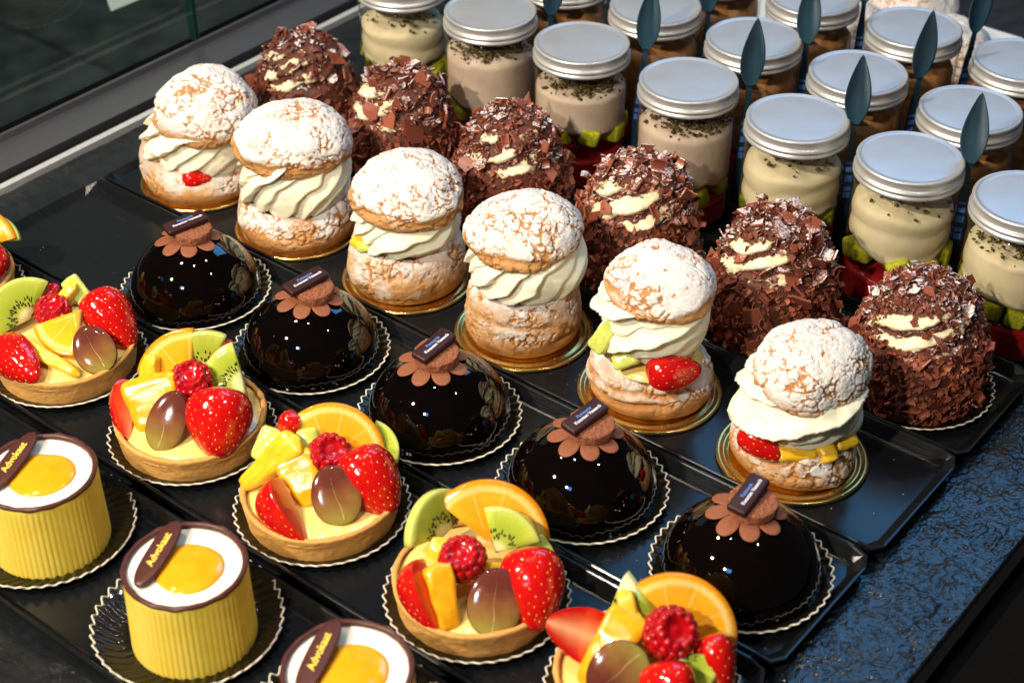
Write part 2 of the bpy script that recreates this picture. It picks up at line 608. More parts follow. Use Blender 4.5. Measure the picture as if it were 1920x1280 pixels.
def slate_top():
    xs = np.concatenate([np.arange(-42.6, 23.8, .42), np.arange(23.8, 31.45, .07), [31.5, 31.6]])
    ys = np.concatenate([np.arange(-75, -40, 1.2), np.arange(-40, -27, .3), np.arange(-27, 19, .078), np.arange(19, 75, 1.0)])
    X, Y = np.meshgrid(xs, ys)
    Q = np.stack([X * 2.7, Y * 2.2, X * 0], -1)
    rid = 1 - np.abs(fbm(Q * 1.05 + 3 * fbm(Q * .4, 2, 3)[..., None] * .3, 3, 8)) * 2
    Z = .07 * fbm(Q * .3, 3, 5) + .042 * rid + .030 * fbm(Q * 2.1, 2, 11) + .06 * fbm(Q * .25, 2, 2) - .20
    Z = np.where(X > 31.58, -.45, Z)
    return grid(np.stack([X, Y, Z], -1), False)


o = part("counter", slate_top(), M_SLATE); tag(o, kind='structure')
part("counter_base", box(-42.6, 31.6, -75, 75, -4, -.45), M_BLACK, o, False)
# the case's black frame at the right of the counter
t = thing("counter_edge_trim", "black metal frame edge along the slate counter at the lower right", "display frame", (31.7, -10, 0))
part("ledge", box(0, 9.0, -65, 85, -5, -1.2), M_BLACK, t, False)
part("bead", box(0.02, .5, -65, 85, -1.2, -.15), M_BLACK, t, False)
# floor beyond the glass
fl = part("floor", box(-420, 120, -220, 420, -102, -96.4), M_STONE, None, False); tag(fl, kind='structure')
slab = mesh("floor_slab", *rbox(79.4, 59.4, 3, .3, 2), M_STONE, False)
for i in range(5):
    for j in range(7):
        link("floor_slab", slab, fl, (-330 + 80 * i, -90 + 60 * j, -95 + rnd.uniform(-.15, .15)))
# rail and glass on the far side
t = thing("case_rail", "satin aluminium rail running along the back of the case at the left", "rail", (-44, 20, 0))
part("rail_profile", joinvf([box(-2.6, .9, -80, 80, -1, .55), box(-2.9, -2.6, -80, 80, -1, 1.1)]), M_ALU, t, False)
part("dark_gasket", box(-3.9, -2.92, -80, 80, -1, .95), M_BLACK, t, False)
part("light_strip", box(1.9, 2.5, -80, 80, -.3, .35), M_STRIP, t, False)
part("channel", box(.92, 1.88, -80, 80, -.6, -.2), M_BLACK, t, False)
for y0, y1, lab in ((-70, 14.25, "left glass pane of the case standing behind the aluminium rail"),
                    (14.55, 90, "right glass pane of the case beyond the dark green joint")):
    t = thing("glass_pane", lab, "glass pane", (-47.4, (y0 + y1) / 2, .95), 0, "glass panes of the display case")
    h = (y1 - y0) / 2
    part("pane", box(-.35, .35, -h, h, 0, 45), M_GLASS, t, False)
    e = h if y1 < 20 else -h
    part("pane_edge", box(-.38, .38, *sorted((e - .06 * (1 if e > 0 else -1), e + .05 * (1 if e > 0 else -1))), 0, 45), M_GREENEDGE, t, False)
t = part("price_card", rbox(9, 12, .06, .02, 2), M_PAPER, None, False, M=orient((-62, 21, 4.6), (1, -.1, .3), (0, 1, 0)))
tag(t, "white paper card standing behind the glass at the top left edge", "card")


# ------------------------------------------------------------------ trays
def tray_vf(L=63.0, Wd=10.15):
    hx, hy = L / 2, Wd / 2
    def ring(ix, iy, ch, z_long, z_end):
        x, y = hx - ix, hy - iy
        return [(x - ch, -y, z_long), (x - ch * .3, -y + ch * .12, (z_long + z_end) / 2), (x, -y + ch * .75, z_end),
                (x, y - ch * .75, z_end), (x - ch * .3, y - ch * .12, (z_long + z_end) / 2), (x - ch, y, z_long),
                (-x + ch, y, z_long), (-x + ch * .3, y - ch * .12, (z_long + z_end) / 2), (-x, y - ch * .75, z_end),
                (-x, -y + ch * .75, z_end), (-x + ch * .3, -y + ch * .12, (z_long + z_end) / 2), (-x + ch, -y, z_long)]
    R = [ring(.3, .35, 1.2, .0, .0), ring(.06, .06, 1.2, .80, .52), ring(.0, .0, 1.2, .90, .58), ring(.03, .06, 1.2, .95, .62),
         ring(.14, .18, 1.2, .95, .62), ring(.20, .24, 1.2, .90, .56), ring(.62, .74, 1.1, .20, .20), ring(.75, .86, 1.1, .14, .14)]
    return grid(np.array(R), True, True, True)


TRAY = mesh("tray", *tray_vf(), M_TRAY, False)
ROWS = dict(A=-31.4, T=-20.7, D=-10.3, C=.05, K=10.2)
for k, lab in (('A', "black tray carrying the yellow advocaat cups, nearest the viewer"),
               ('T', "black tray carrying the row of fruit tarts"),
               ('D', "black tray carrying the shiny chocolate domes"),
               ('C', "black tray carrying the sugared cream puffs on gold cards"),
               ('K', "black tray carrying the chocolate flake cakes, beside the jars")):
    o = link("tray", TRAY, None, (-5.2, ROWS[k], .12))
    tag(o, lab, "tray", "black trays on the counter")


# ------------------------------------------------------------------ doilies and gold cards
def doily(x, y, label, flute=.10, seed=0):
    t = thing("paper_doily", label, "doily", (x, y, .27), rnd.uniform(0, 6), "scalloped paper dishes under the pastries")
    m = 396
    prof = curve([(0, .02), (2.6, .02), (3.35, .04), (3.9, .18), (4.4, .42), (4.82, .58)], 22)
    th = np.linspace(0, 2 * PI, m, endpoint=False)
    r, z = prof[:, 0:1], prof[:, 1:2]
    k = sstep(3.0, 4.0, r)
    w = np.sin(44 * th + 5.0 * (r - 3)) * k + .12 * np.sin(5 * th + seed) * k
    rr = r + w * .08 * k
    P = np.stack([rr * np.cos(th), rr * np.sin(th), z + w * flute], -1)
    part("dish", grid(P, True, True), M_DOILY, t)
    e = P[-1]
    ring = []
    for a in np.linspace(0, 2 * PI, 8, endpoint=False):
        d = np.stack([np.cos(th), np.sin(th), 0 * th], -1)
        ring.append(e + d * .05 * math.cos(a) + np.array([0, 0, .055 * math.sin(a) + .02]))
    Q = np.array(ring + [ring[0]])
    part("paper_edge", grid(Q, True), M_EDGE, t)
    return t


def gold_card(x, y, label):
    t = lathe([(0, .08), (3.1, .08), (3.35, .10), (3.45, .20), (3.6, .22), (3.7, .13), (3.85, .13), (3.95, .24), (4.1, .27), (4.22, .22), (4.26, .12), (4.2, .0), (0, .0)], 96)
    o = part("gold_card", grid(t * np.array([1.042, 1.042, 1])), M_GOLD)
    o.location = Vector((x, y, .27)) * S
    tag(o, label, "cake card", "gold cards under the cream puffs")
    return o


# ------------------------------------------------------------------ chocolate domes
_TEXT = {}


def text(name, body, size, mat, parent, M, bold=0.0, shear=0.0):
    if body not in _TEXT:
        c = bpy.data.curves.new(name, 'FONT')
        c.body = body
        c.size = size * S
        c.align_x = 'CENTER'
        c.align_y = 'CENTER'
        c.extrude = .008 * S
        c.offset = bold * S
        c.shear = shear
        o = bpy.data.objects.new(name, c)
        COL.objects.link(o)
        bpy.context.view_layer.update()
        me = bpy.data.meshes.new_from_object(o.evaluated_get(bpy.context.evaluated_depsgraph_get()))
        bpy.data.objects.remove(o)
        me.materials.clear()
        me.materials.append(mat)
        _TEXT[body] = me
    return link(name, _TEXT[body], parent, None, M)


def flower_vf(seed):
    L = []
    def slab(cx, a, b, rot, dz, m=34):
        th = np.linspace(0, 2 * PI, m, endpoint=False)
        x = cx + a * np.cos(th); y = b * np.sin(th) * (1 + .12 * np.cos(th))
        X = x * math.cos(rot) - y * math.sin(rot); Y = x * math.sin(rot) + y * math.cos(rot)
        c = np.array([cx * math.cos(rot), cx * math.sin(rot)])
        rings = []
        for k, up in ((.02, 0), (.5, 0), (.93, 0), (1, .02), (1, .055), (.95, .07), (.6, .07), (.02, .07)):
            xx = c[0] + (X - c[0]) * k; yy = c[1] + (Y - c[1]) * k
            r = np.hypot(xx, yy)
            rings.append(np.stack([xx, yy, -.085 * r ** 2 + up + dz], -1))
        L.append(grid(np.array(rings), True, True, True))
    slab(0, 1.0, 1.0, 0, 0, 48)
    rr = random.Random(seed)
    for k in range(8):
        slab(1.42, .72 * rr.uniform(.94, 1.06), .52, 2 * PI * k / 8, .004 + .002 * k)
    return joinvf(L)


def biscuit_vf(seed):
    P = lathe([(0, 0), (.6, 0), (1.2, .0), (1.26, .04), (1.29, .2), (1.29, .5), (1.26, .62), (1.2, .66), (.9, .67), (.5, .68), (0.02, .68)], 110, 70)
    n = gnormals(P)
    d = .06 * fbm(P * 5 + seed, 3, seed) + .03 * vnoise(P * 13, seed)
    return grid(P - n * d[..., None] * np.sign((n[20, 0] * P[20, 0]).sum()), True)


def dome_vf(seed):
    P = lathe([(0.0, 4.12), (.95, 4.03), (1.95, 3.72), (2.8, 3.2), (3.48, 2.52), (3.98, 1.68), (4.24, .9), (4.32, .38), (4.38, .13), (4.26, 0), (3.4, 0), (0.02, 0)], 128, 90)
    ang = np.arctan2(P[..., 1], P[..., 0])
    low = sstep(1.0, .1, P[..., 2])
    P[..., :2] *= (1 + (.016 * np.sin(3 * ang + seed) + .012 * np.sin(7 * ang + 2 * seed) + .02 * fbm(P * 1.1 + seed, 2, seed)) * low)[..., None]
    P += .02 * fbm(P * .8 + seed * 3, 2)[..., None]
    return grid(P[::-1])


def chocolate_dome(x, y, label, spin, off, bar_ang, bar_off):
    t = thing("chocolate_dome", label, "chocolate cake", (x, y, .32), A, "mirror glazed chocolate domes")
    t.scale = (1, 1, 1.05)
    sd = abs(hash((round(x), 3))) % 50
    part("glazed_body", dome_vf(sd), M_DOME, t)
    zf = 4.19
    part("flower", flower_vf(sd), M_MILK, t, True, None, orient((off[0], off[1], zf - .05 * (off[0] ** 2 + off[1] ** 2)), (off[0] * .12, off[1] * .12, 1), (math.cos(spin), math.sin(spin), 0)))
    part("biscuit", biscuit_vf(sd), M_BISC, t, True, None, orient((off[0] + .28, off[1] + .05, zf - .04), (off[0] * .1 + .05, off[1] * .1 - .06, 1), (1, 0, 0)))
    a = math.radians(bar_ang)
    b = part("name_bar", rbox(2.85, 1.12, .40, .13, 3), M_DARK, t, True, None,
             orient((off[0] + .05 + bar_off, off[1] + .12, zf + .86), (.02, -.12, 1), (math.cos(a), math.sin(a), .06)))
    text("lettering", "Patisserie", .29, M_PRINT_B, b, Matrix.Translation((.05 * S, .15 * S, .203 * S)), .004, .1)
    text("lettering", "Kwanten Vanesch", .285, M_PRINT_W, b, Matrix.Translation((.10 * S, -.12 * S, .203 * S)), .006)
    return t


DX = [(-20.79, "leftmost chocolate dome with tilted name bar, in front of the empty tray end"),
      (-10.34, "second chocolate dome from the left, behind the tart with tall kiwi slice"),
      (.11, "middle chocolate dome of five, its flower slid to the left"),
      (10.6, "fourth chocolate dome from the left, in front of the puff with strawberry half"),
      (21.07, "rightmost chocolate dome at the slate end of its tray")]
DO = [("left", .2), ("second", .5), ("middle", .1), ("fourth", .35), ("right", .0)]
DP = [(.2, (-.15, .2), 36, -.1), (.62, (.05, .1), 43, -.18), (.38, (-.34, .0), 52, .08), (.12, (.10, .05), 46, -.12), (.0, (.0, .2), 57, -.02)]
for i, (x, lab) in enumerate(DX):
    ordn = ("leftmost", "second", "middle", "fourth", "rightmost")[i]
    doily(x, -10.33, "white edged black paper dish under the %s chocolate dome" % ordn, .05, i)
    chocolate_dome(x, -10.33, lab, *DP[i])


# ------------------------------------------------------------------ cream puffs
def craquelin(P, seed, cell, depth, top=None, lump=.12):
    """relief for a sugar-crackled crust; returns displaced points and masks"""
    n = gnormals(P)
    c = P.reshape(-1, 3).mean(0)
    sg = np.sign(((P - c) * n).sum(-1).mean())
    n = n * sg
    W0 = P + .55 * np.stack([fbm(P * .9 + 7, 4, seed), fbm(P * .9 + 19, 4, seed + 1), fbm(P * .9 + 31, 4, seed + 2)], -1)
    W0 = W0 + .16 * np.stack([fbm(P * 3.7 + 7, 3, seed + 4), fbm(P * 3.7 + 19, 3, seed + 5), fbm(P * 3.7 + 31, 3, seed + 6)], -1)
    f1, f2, idn = worley(W0 / cell, seed)
    g1, g2, idm = worley(W0 / (cell * .45) + 5, seed + 3)
    zone = sstep(-.25, .2, fbm(P * .7 + seed, 3, seed + 9))
    wid = .06 + .17 * zone * sstep(-.5, .5, fbm(P * 1.7 + 2 * seed, 2, seed + 12))
    crack = (1 - sstep(.3 * wid, wid, f2 - f1)) * sstep(.0, .35, zone)
    crack2 = (1 - sstep(.02, .24, g2 - g1)) * sstep(.0, .40, fbm(P * .9 + 3 * seed, 3, seed + 5))
    low = fbm(P * .5 + seed, 3, seed)
    d = lump * low + depth * (-crack * 1.0 + .28 * (idn - .5) * zone) + depth * .5 * (-crack2 + .18 * (idm - .5) * sstep(.1, .6, crack2 + .3)) + .05 * fbm(P * 3.2, 4, seed) + .02 * vnoise(P * 11, seed)
    k = 1.0 if top is None else top
    return P + n * (d * k)[..., None], crack, crack2, n, idn


def split_gap(P, ang, zc, wid, seed, q):
    """a torn band where the crust opened while baking, strong only on part of the turn"""
    cs = np.stack([np.cos(ang), np.sin(ang), 0 * ang], -1)
    zz = zc + .09 * fbm(cs * 1.6 + seed, 3, seed) * 3 * wid / .1
    g = np.exp(-((q - zz) / wid) ** 2)
    return g * sstep(-.15, .25, fbm(cs * .9 + seed * 1.9, 2, seed + 2) + .12)


def cap_vf(r, h, seed, gapz=.30):
    P = lathe([(.02, h), (r * .38, h * .955), (r * .70, h * .80), (r * .92, h * .53), (r, h * .27), (r * .965, h * .08), (r * .82, -.05), (r * .5, .05), (.02, .1)], 260, 140)
    ang = np.arctan2(P[..., 1], P[..., 0])
    P[..., :2] *= (1 + .03 * np.sin(2 * ang + seed) + .02 * np.sin(3 * ang + 2 * seed))[..., None]
    k = np.ones(P.shape[:2])
    k[-24:] = np.linspace(1, .1, 24)[:, None]
    Q, c1, c2, n, idn = craquelin(P, seed, .72, .115, k, .30)
    gap = split_gap(P, ang, gapz, .10, seed, P[..., 2] / h) * (k > .9)
    Q = Q - n * (.16 * gap * k)[..., None]
    up = sstep(-.25, .55, n[..., 2])
    patch = fbm(P * .9 + seed * 1.7, 4, seed + 40)
    edge = sstep(-.02 * h, h * .30, P[..., 2])
    powder = .12 + .85 * up * (.35 + .65 * edge) + .30 * patch - .95 * c1 - .6 * c2 - 1.0 * gap
    bake = np.clip(.15 + .75 * c1 + .3 * c2 - .3 * idn + .5 * patch + .25 * (1 - edge) + .2 * gap, 0, 1)
    return grid(Q), {'powder': powder.ravel(), 'bake': bake.ravel()}


def bun_vf(r, h, seed, tilt, tdir, split=False, sug=1.0):
    P = lathe([(.02, 0), (r * .55, 0), (r * .84, .05), (r * .97, h * .2), (r, h * .42), (r * .97, h * .66), (r * .90, h * .88), (r * .80, h), (r * .68, h * .97), (r * .58, h * .78), (.02, h * .74)], 260, 140)
    ang = np.arctan2(P[..., 1], P[..., 0])
    P[..., 2] *= 1 + tilt * np.cos(ang - tdir) * sstep(0, r, np.hypot(P[..., 0], P[..., 1]))
    P[..., 2] *= 1 + .07 * np.sin(2 * ang + seed) + .05 * np.sin(5 * ang + 2 * seed)
    P[..., :2] *= (1 + .025 * np.sin(2 * ang + seed * 2) + .02 * np.sin(3 * ang + seed))[..., None]
    zr = P[..., 2] / h
    k = np.ones(P.shape[:2]); k[:28] = np.linspace(0, 1, 28)[:, None]
    cs = np.stack([np.cos(ang), np.sin(ang), ang * 0], -1)
    upper = sstep(.20, .48, zr + .35 * fbm(cs * 1.2, 3, seed))
    Q, c1, c2, n, idn = craquelin(P, seed + 11, .66, .14, k * (.2 + .8 * upper), .24)
    gap = 0 * zr
    if split:
        gap = np.maximum(split_gap(P, ang, .36, .055, seed, zr), .7 * split_gap(P, ang, .62, .05, seed + 5, zr))
        # pleats in the bare choux below the crust
        Q += n * (.10 * fbm(np.stack([np.cos(ang) * 5, np.sin(ang) * 5, zr * 2.2], -1) + seed, 3, seed) * (1 - upper) * k * sstep(.02, .15, zr))[..., None]
    Q -= n * (gap * .26 * k)[..., None]
    up = sstep(-.3, .75, n[..., 2])
    patch = fbm(P * .85 + seed * 2.3, 4, seed + 50)
    outer = sstep(-.1, .25, (P[..., 0] * n[..., 0] + P[..., 1] * n[..., 1]) / r)
    powder = (-.22 + .62 * up + .9 * patch + .38 * upper - .75 * c1 - .5 * c2 - .9 * gap) * (.45 + .55 * outer) * sug
    bake = np.clip(.62 - .6 * upper + .8 * c1 + .4 * c2 + .4 * patch + .4 * gap, 0, 1)
    return grid(Q), {'powder': powder.ravel(), 'bake': bake.ravel()}


def cream_vf(r, h, seed, n=13, slope=22, amp=.16, lean=(0, 0), rag=.03, bottom=.86, top=.8):
    P = lathe([(.02, -.2), (r * bottom * .75, -.1), (r * bottom, .12), (r * .98, h * .28), (r, h * .5), (r * .95, h * .75), (r * top, h), (.02, h)], 300, 110)
    ang = np.arctan2(P[..., 1], P[..., 0])
    z = P[..., 2]
    q = np.stack([np.cos(ang) * 1.3, np.sin(ang) * 1.3, z * .55], -1)
    tw = z / (r * math.tan(math.radians(slope)))
    ph = n / (2 * PI) * (ang - tw) + 1.15 * fbm(q * .75 + seed, 3, seed)
    s = ph - np.floor(ph)
    ridge = np.where(s < .86, (s / .86) ** .75, np.clip((1 - s) / .14, 0, 1) ** .6)
    idx = np.floor(ph)
    vary = .35 + 1.2 * _hash(np.mod(idx, n).astype(np.int64), np.zeros_like(idx, dtype=np.int64), np.zeros_like(idx, dtype=np.int64), seed)
    side = sstep(0, r * .5, np.hypot(P[..., 0], P[..., 1]))
    fr = fbm(np.stack([np.cos(ang) * 9, np.sin(ang) * 9, z * 3.5], -1), 3, seed + 3)
    d = r * amp * (ridge * vary - .62) * side + rag * fr * (.3 + .7 * ridge) + .10 * fbm(q * .8 + 9, 2, seed)
    rr = np.hypot(P[..., 0], P[..., 1]) + 1e-6
    P[..., :2] *= (1 + d / rr * side)[..., None]
    P[..., 2] += -.10 * (ridge - .5) * side * (1 if amp < .2 else 2.2)
    f = np.clip(z / h, 0, 1)
    P[..., 0] += lean[0] * f
    P[..., 1] += lean[1] * f
    return grid(P)


# ------------------------------------------------------------------ fruit pieces
def strawberry(parent, loc, n, t, L, Wd, half=True, seed=0, name="strawberry", quarter=False):
    N, m = 46, 60
    u = np.linspace(0, 1, N)
    prof = np.sqrt(np.clip(np.sin(PI * u ** .72), 0, 1)) ** .95 * (1 - .22 * u)
    prof = prof / prof.max()
    ph = np.linspace(0, 2 * PI, m, endpoint=False)
    x = (u - .45) * L
    R = prof * Wd / 2
    lump = 1 + .05 * np.sin(2 * ph + seed) + .035 * np.sin(3 * ph + 2 * seed)
    P = np.stack([np.repeat(x[:, None], m, 1), R[:, None] * np.cos(ph) * lump, R[:, None] * np.sin(ph) * lump], -1)
    cut = np.zeros(P.shape[:2])
    if half:
        c = P[..., 2] < 0
        rad = np.hypot(P[..., 1], P[..., 2])
        cut = np.where(c, .25 + .75 * (1 - np.abs(P[..., 1]) / (R[:, None] + 1e-6)), 0)
        P[..., 2] = np.where(c, P[..., 2] * .05, P[..., 2] * .95)
    if quarter:
        c = P[..., 1] > 0
        cut = np.where(c, .35 + .6 * (1 - np.hypot(P[..., 1], P[..., 2]) / (R[:, None] + 1e-6)) + .5 * np.clip(1 - P[..., 2] / (R[:, None] + 1e-6), 0, 1), cut)
        P[..., 1] = np.where(c, P[..., 1] * .06, P[..., 1])
    P += (.02 * fbm(P * 1.8 + seed, 2, seed))[..., None]
    gold = PI * (3 - math.sqrt(5))
    K = int(46 * L * Wd / 9) * (1 if half else 2)
    nrm = gnormals(P)
    if (nrm[20] * (P[20] - P[20].mean(0))).sum() < 0: nrm = -nrm
    sd, dip = [], np.zeros(P.shape[:2])
    P0 = P.copy()
    for k in range(K * 2):
        uu = .07 + .88 * ((k + .5) / (K * 2)) + rng.uniform(-.012, .012)
        pp = (k * gold + rng.uniform(-.13, .13)) % (2 * PI)
        if half and math.sin(pp) < .08: continue
        if quarter and math.cos(pp) > -.06: continue
        i = min(int(uu * (N - 1)), N - 2); j = int(pp / (2 * PI) * m) % m
        sd.append((i, j))
        dip = np.maximum(dip, np.exp(-((P0 - P0[i, j]) ** 2).sum(-1) / .012))
    P = P0 - nrm * (dip * .03 * (cut < .1))[..., None]
    o = part(name, grid(P), M_STRAW, parent, True, {'cut': cut.ravel()}, orient(loc, n, t))
    sv = []
    ico = [(1, 0, 0), (-1, 0, 0), (0, 1, 0), (0, -1, 0), (0, 0, 1), (0, 0, -1)]
    icf = [[0, 2, 4], [2, 1, 4], [1, 3, 4], [3, 0, 4], [2, 0, 5], [1, 2, 5], [3, 1, 5], [0, 3, 5]]
    for i, j in sd:
        c = P[i, j]
        d = nrm[i, j]
        tx = np.array([1., 0, 0]) - d * d[0]; tx /= np.linalg.norm(tx) + 1e-6
        ty = np.cross(d, tx)
        q = rng.uniform(.75, 1.1)
        sv.append((np.array([c + d * .014 + tx * a * .082 * q + ty * b_ * .046 * q + d * e * .024 for a, b_, e in ico]), icf))
    if sv:
        s = part("seeds", joinvf(sv), M_SEED, o)
        s['kind'] = 'stuff'
    return o


def sector_vf(R, half_ang, T, rin=.0, seg=26, seed=0, nr=7):
    """disc sector in the xy plane around +x, thickness T, with soft edges and a slightly uneven face"""
    ths = np.linspace(-half_ang, half_ang, seg)
    e = min(.10, T * .3)
    out = [(R * math.cos(a), R * math.sin(a)) for a in ths]
    pts = np.array(([] if half_ang > PI * .99 else [(rin, 0)]) + out)
    c = pts.mean(0)
    def ring(ins, z):
        d = pts - c
        L = np.linalg.norm(d, axis=1, keepdims=True)
        q = c + d * (1 - ins / (L + 1e-6))
        return np.column_stack([q, np.full(len(q), z)])
    rings = [ring(e, -T / 2), ring(0, -T / 2 + e), ring(0, T / 2 - e), ring(e, T / 2)]
    for k in (.25, .5, .75, .95):
        q = ring(0, T / 2)
        q[:, :2] = c + (ring(e, 0)[:, :2] - c) * (1 - k)
        q[:, 2] = T / 2 + .05 * fbm(np.column_stack([q[:, :2], q[:, 2] * 0 + seed]) * .9, 2, seed)
        rings.append(q)
    return grid(np.array(rings), True, True, True)


def kiwi(parent, loc, n, t, R, deg, T=.55, seed=0):
    o = part("kiwi_slice", sector_vf(2.3, math.radians(deg), T * 2.3 / R, seed=seed), M_KIWI, parent, True, None, orient(loc, n, t, R / 2.3))
    rr = random.Random(seed)
    L = []
    k = int(15 * deg / 45)
    for side in (1, -1):
        for i in range(k):
            a = math.radians(-deg + 2 * deg * (i + .5) / k) + rr.uniform(-.04, .04)
            for _ in range(rr.choice((1, 2, 2))):
                r = rr.uniform(.72, 1.22)
                c = np.array([r * math.cos(a), r * math.sin(a), side * (T * 2.3 / R / 2 + .01)])
                aa = a + rr.uniform(-.1, .1)
                d = np.array([math.cos(aa), math.sin(aa), 0]); q = np.array([-d[1], d[0], 0]); z = np.array([0, 0, .03])
                V = np.array([c + d * .13, c + q * .05, c - d * .10, c - q * .05, c + z, c - z])
                L.append((V, [[0, 1, 4], [1, 2, 4], [2, 3, 4], [3, 0, 4], [1, 0, 5], [2, 1, 5], [3, 2, 5], [0, 3, 5]]))
    s = part("seeds", joinvf(L), M_BSEED, o)
    s['kind'] = 'stuff'
    return o


def orange(parent, loc, n, t, R, deg, T=.5, seed=0):
    return part("orange_slice", sector_vf(3.0, math.radians(deg), T * 3 / R, seed=seed, seg=40), M_ORANGE, parent, True, None, orient(loc, n, t, R / 3.0))


def chunk(name, mat, parent, loc, n, t, L, Wd, T, seed=0, bend=.0, taper=.35, r=.25):
    N, m = 20, 28
    u = np.linspace(-1, 1, N)
    ph = np.linspace(0, 2 * PI, m, endpoint=False)
    cs, sn = np.cos(ph), np.sin(ph)
    ex = .45
    px = np.sign(cs) * np.abs(cs) ** ex
    py = np.sign(sn) * np.abs(sn) ** ex
    endk = np.clip(1 - np.abs(u) ** 9, 0, 1) ** .35
    w = endk * (1 - taper * (u + 1) / 2)
    P = np.stack([np.repeat((u * L / 2)[:, None], m, 1), w[:, None] * px * Wd / 2, endk[:, None] * py * T / 2], -1)
    P[..., 2] += -bend * (P[..., 0] ** 2) + bend * .5 * P[..., 1] ** 2
    P += np.stack([.08 * fbm(P * 1.4 + seed, 2, seed), .08 * fbm(P * 1.4 + seed + 9, 2, seed + 1), .09 * fbm(P * 1.9 + seed + 5, 3, seed + 2)], -1)
    return part(name, grid(P, True, True, True), mat, parent, True, None, orient(loc, n, t))


def _ico(k=1):
    import bmesh
    bm = bmesh.new()
    bmesh.ops.create_icosphere(bm, subdivisions=k, radius=1)
    V = np.array([v.co[:] for v in bm.verts]); F = [[v.index for v in f.verts] for f in bm.faces]
    bm.free()
    return V, F


DRUPE = mesh("drupelet", _ico(2)[0], _ico(2)[1], M_RASP)


def raspberry(parent, loc, n, t, size=1.35, seed=0):
    rr = random.Random(seed)
    P = lathe([(.02, .55), (.32, .50), (.5, .62), (.78, .5), (.92, .1), (.86, -.4), (.6, -.85), (.02, -1.0)], 36, 24)
    o = part("raspberry", grid(P), M_RASP, parent, True, None, orient(loc, n, t, size / 1.25))
    for z, r, k, q in ((.52, .62, 11, .21), (.26, .86, 15, .22), (-.06, .93, 16, .22), (-.38, .86, 15, .22), (-.66, .66, 11, .22), (-.88, .36, 7, .2)):
        a0 = rr.uniform(0, 6)
        for i in range(k):
            a = a0 + 2 * PI * i / k + rr.uniform(-.07, .07)
            s = q * rr.uniform(.85, 1.12)
            link("drupelet", DRUPE, o, None, Matrix.Translation(Vector((r * math.cos(a), r * math.sin(a), z + rr.uniform(-.04, .04))) * S) @ Matrix.Rotation(a, 4, 'Z') @ Matrix.Diagonal((s * .8, s * 1.0, s * .95, 1)))
    return o


def grape(parent, loc, n, t, L=3.0, Wd=2.4, seed=0):
    m = 60
    ph = np.linspace(0, 2 * PI, m, endpoint=False)
    rings, sk = [], []
    egg = 1 + .08 * np.cos(ph)
    for k, z, s in ((.02, -.80, 1), (.35, -.74, 1), (.65, -.58, 1), (.85, -.36, 1), (.97, -.12, 1), (1.0, .02, 1), (.99, .09, .95), (.97, .14, .6), (.93, .18, .2), (.8, .25, 0), (.6, .30, 0), (.35, .335, 0), (.02, .345, 0)):
        rings.append(np.stack([k * L / 2 * np.cos(ph), k * Wd / 2 * np.sin(ph) * egg, 0 * ph + z], -1))
        sk += [s] * m
    o = part("grape_half", grid(np.array(rings), True, True, True), M_GRAPE, parent, True, {'skin': sk}, orient(loc, n, t))
    # the pale vein is a fine raised strand on the cut face
    q = curve([(-L * .28, .03, .318), (L * .0, -.04, .352), (L * .2, .05, .318), (L * .42, .02, .235)], 24)
    def strand(q, ws, n_):
        wd = np.interp(np.linspace(0, 1, n_), np.linspace(0, 1, len(ws)), ws)
        return grid(np.array([[c + np.array([0, w * math.cos(a), .018 * math.sin(a)]) for a in np.linspace(0, 2 * PI, 8, endpoint=False)] for c, w in zip(q, wd)]), True, True, True)
    b1 = curve([(L * .36, .04, .255), (L * .27, .16, .285), (L * .16, .22, .305)], 12)
    b2 = curve([(L * .36, .0, .255), (L * .24, -.15, .295), (L * .12, -.17, .315)], 12)
    part("vein", joinvf([strand(q, [.003, .007, .012, .03, .042], 24), strand(b1, [.02, .012, .003], 12), strand(b2, [.02, .012, .003], 12)]), M_VEIN, o)
    return o


PUFF = [  # x, bun(r,h,tilt,dirdeg,split), cream(r,z0,h,n,slope,amp,lean,rag), cap(r,h,offset,z,tilt normal), label
    (-31.12, (4.0, 3.0, .28, 150, False), (3.55, 1.9, 3.9, 11, 36, .18, (.5, 0), .06), (3.6, 3.5, (.85, .1), 5.15, (.10, -.16, 1)),
     "leftmost sugared cream puff with a red berry showing under the cream", "far left"),
    (-21.31, (4.05, 3.1, .06, 90, False), (3.6, 2.7, 4.3, 13, 38, .14, (.05, 0), .02), (3.65, 3.35, (.05, .0), 6.1, (.03, -.1, 1)),
     "tall sugared cream puff second from the left with wide smooth cream", "second"),
    (-11.2, (3.8, 3.9, .05, 90, False), (3.4, 3.5, 3.0, 12, 34, .14, (.1, 0), .02), (3.65, 3.15, (.15, .0), 6.15, (.02, -.06, 1)),
     "sugared cream puff with a piece of yellow green fruit at its left side", "third"),
    (-1.45, (3.5, 4.5, .05, 90, True), (3.45, 4.3, 3.4, 13, 36, .14, (0, 0), .02), (3.5, 2.85, (-.02, .0), 7.15, (0, -.05, 1)),
     "sugared cream puff with a split golden bun, fourth from the left", "fourth"),
    (8.26, (3.5, 3.65, .38, 112, True), (3.2, 4.05, 4.0, 7, 26, .24, (.25, 0), .03), (3.2, 2.75, (.30, .1), 7.55, (.02, -.06, 1)),
     "open sugared cream puff with a strawberry half and kiwi under the cream", "fifth"),
    (18.24, (3.45, 2.95, .22, 105, False), (3.4, 2.8, 3.5, 6, 22, .26, (.35, .2), .05), (3.1, 3.2, (.40, -.05), 5.9, (-.02, -.32, 1)),
     "rightmost sugared cream puff with yellow fruit pieces below its cream", "rightmost"),
]
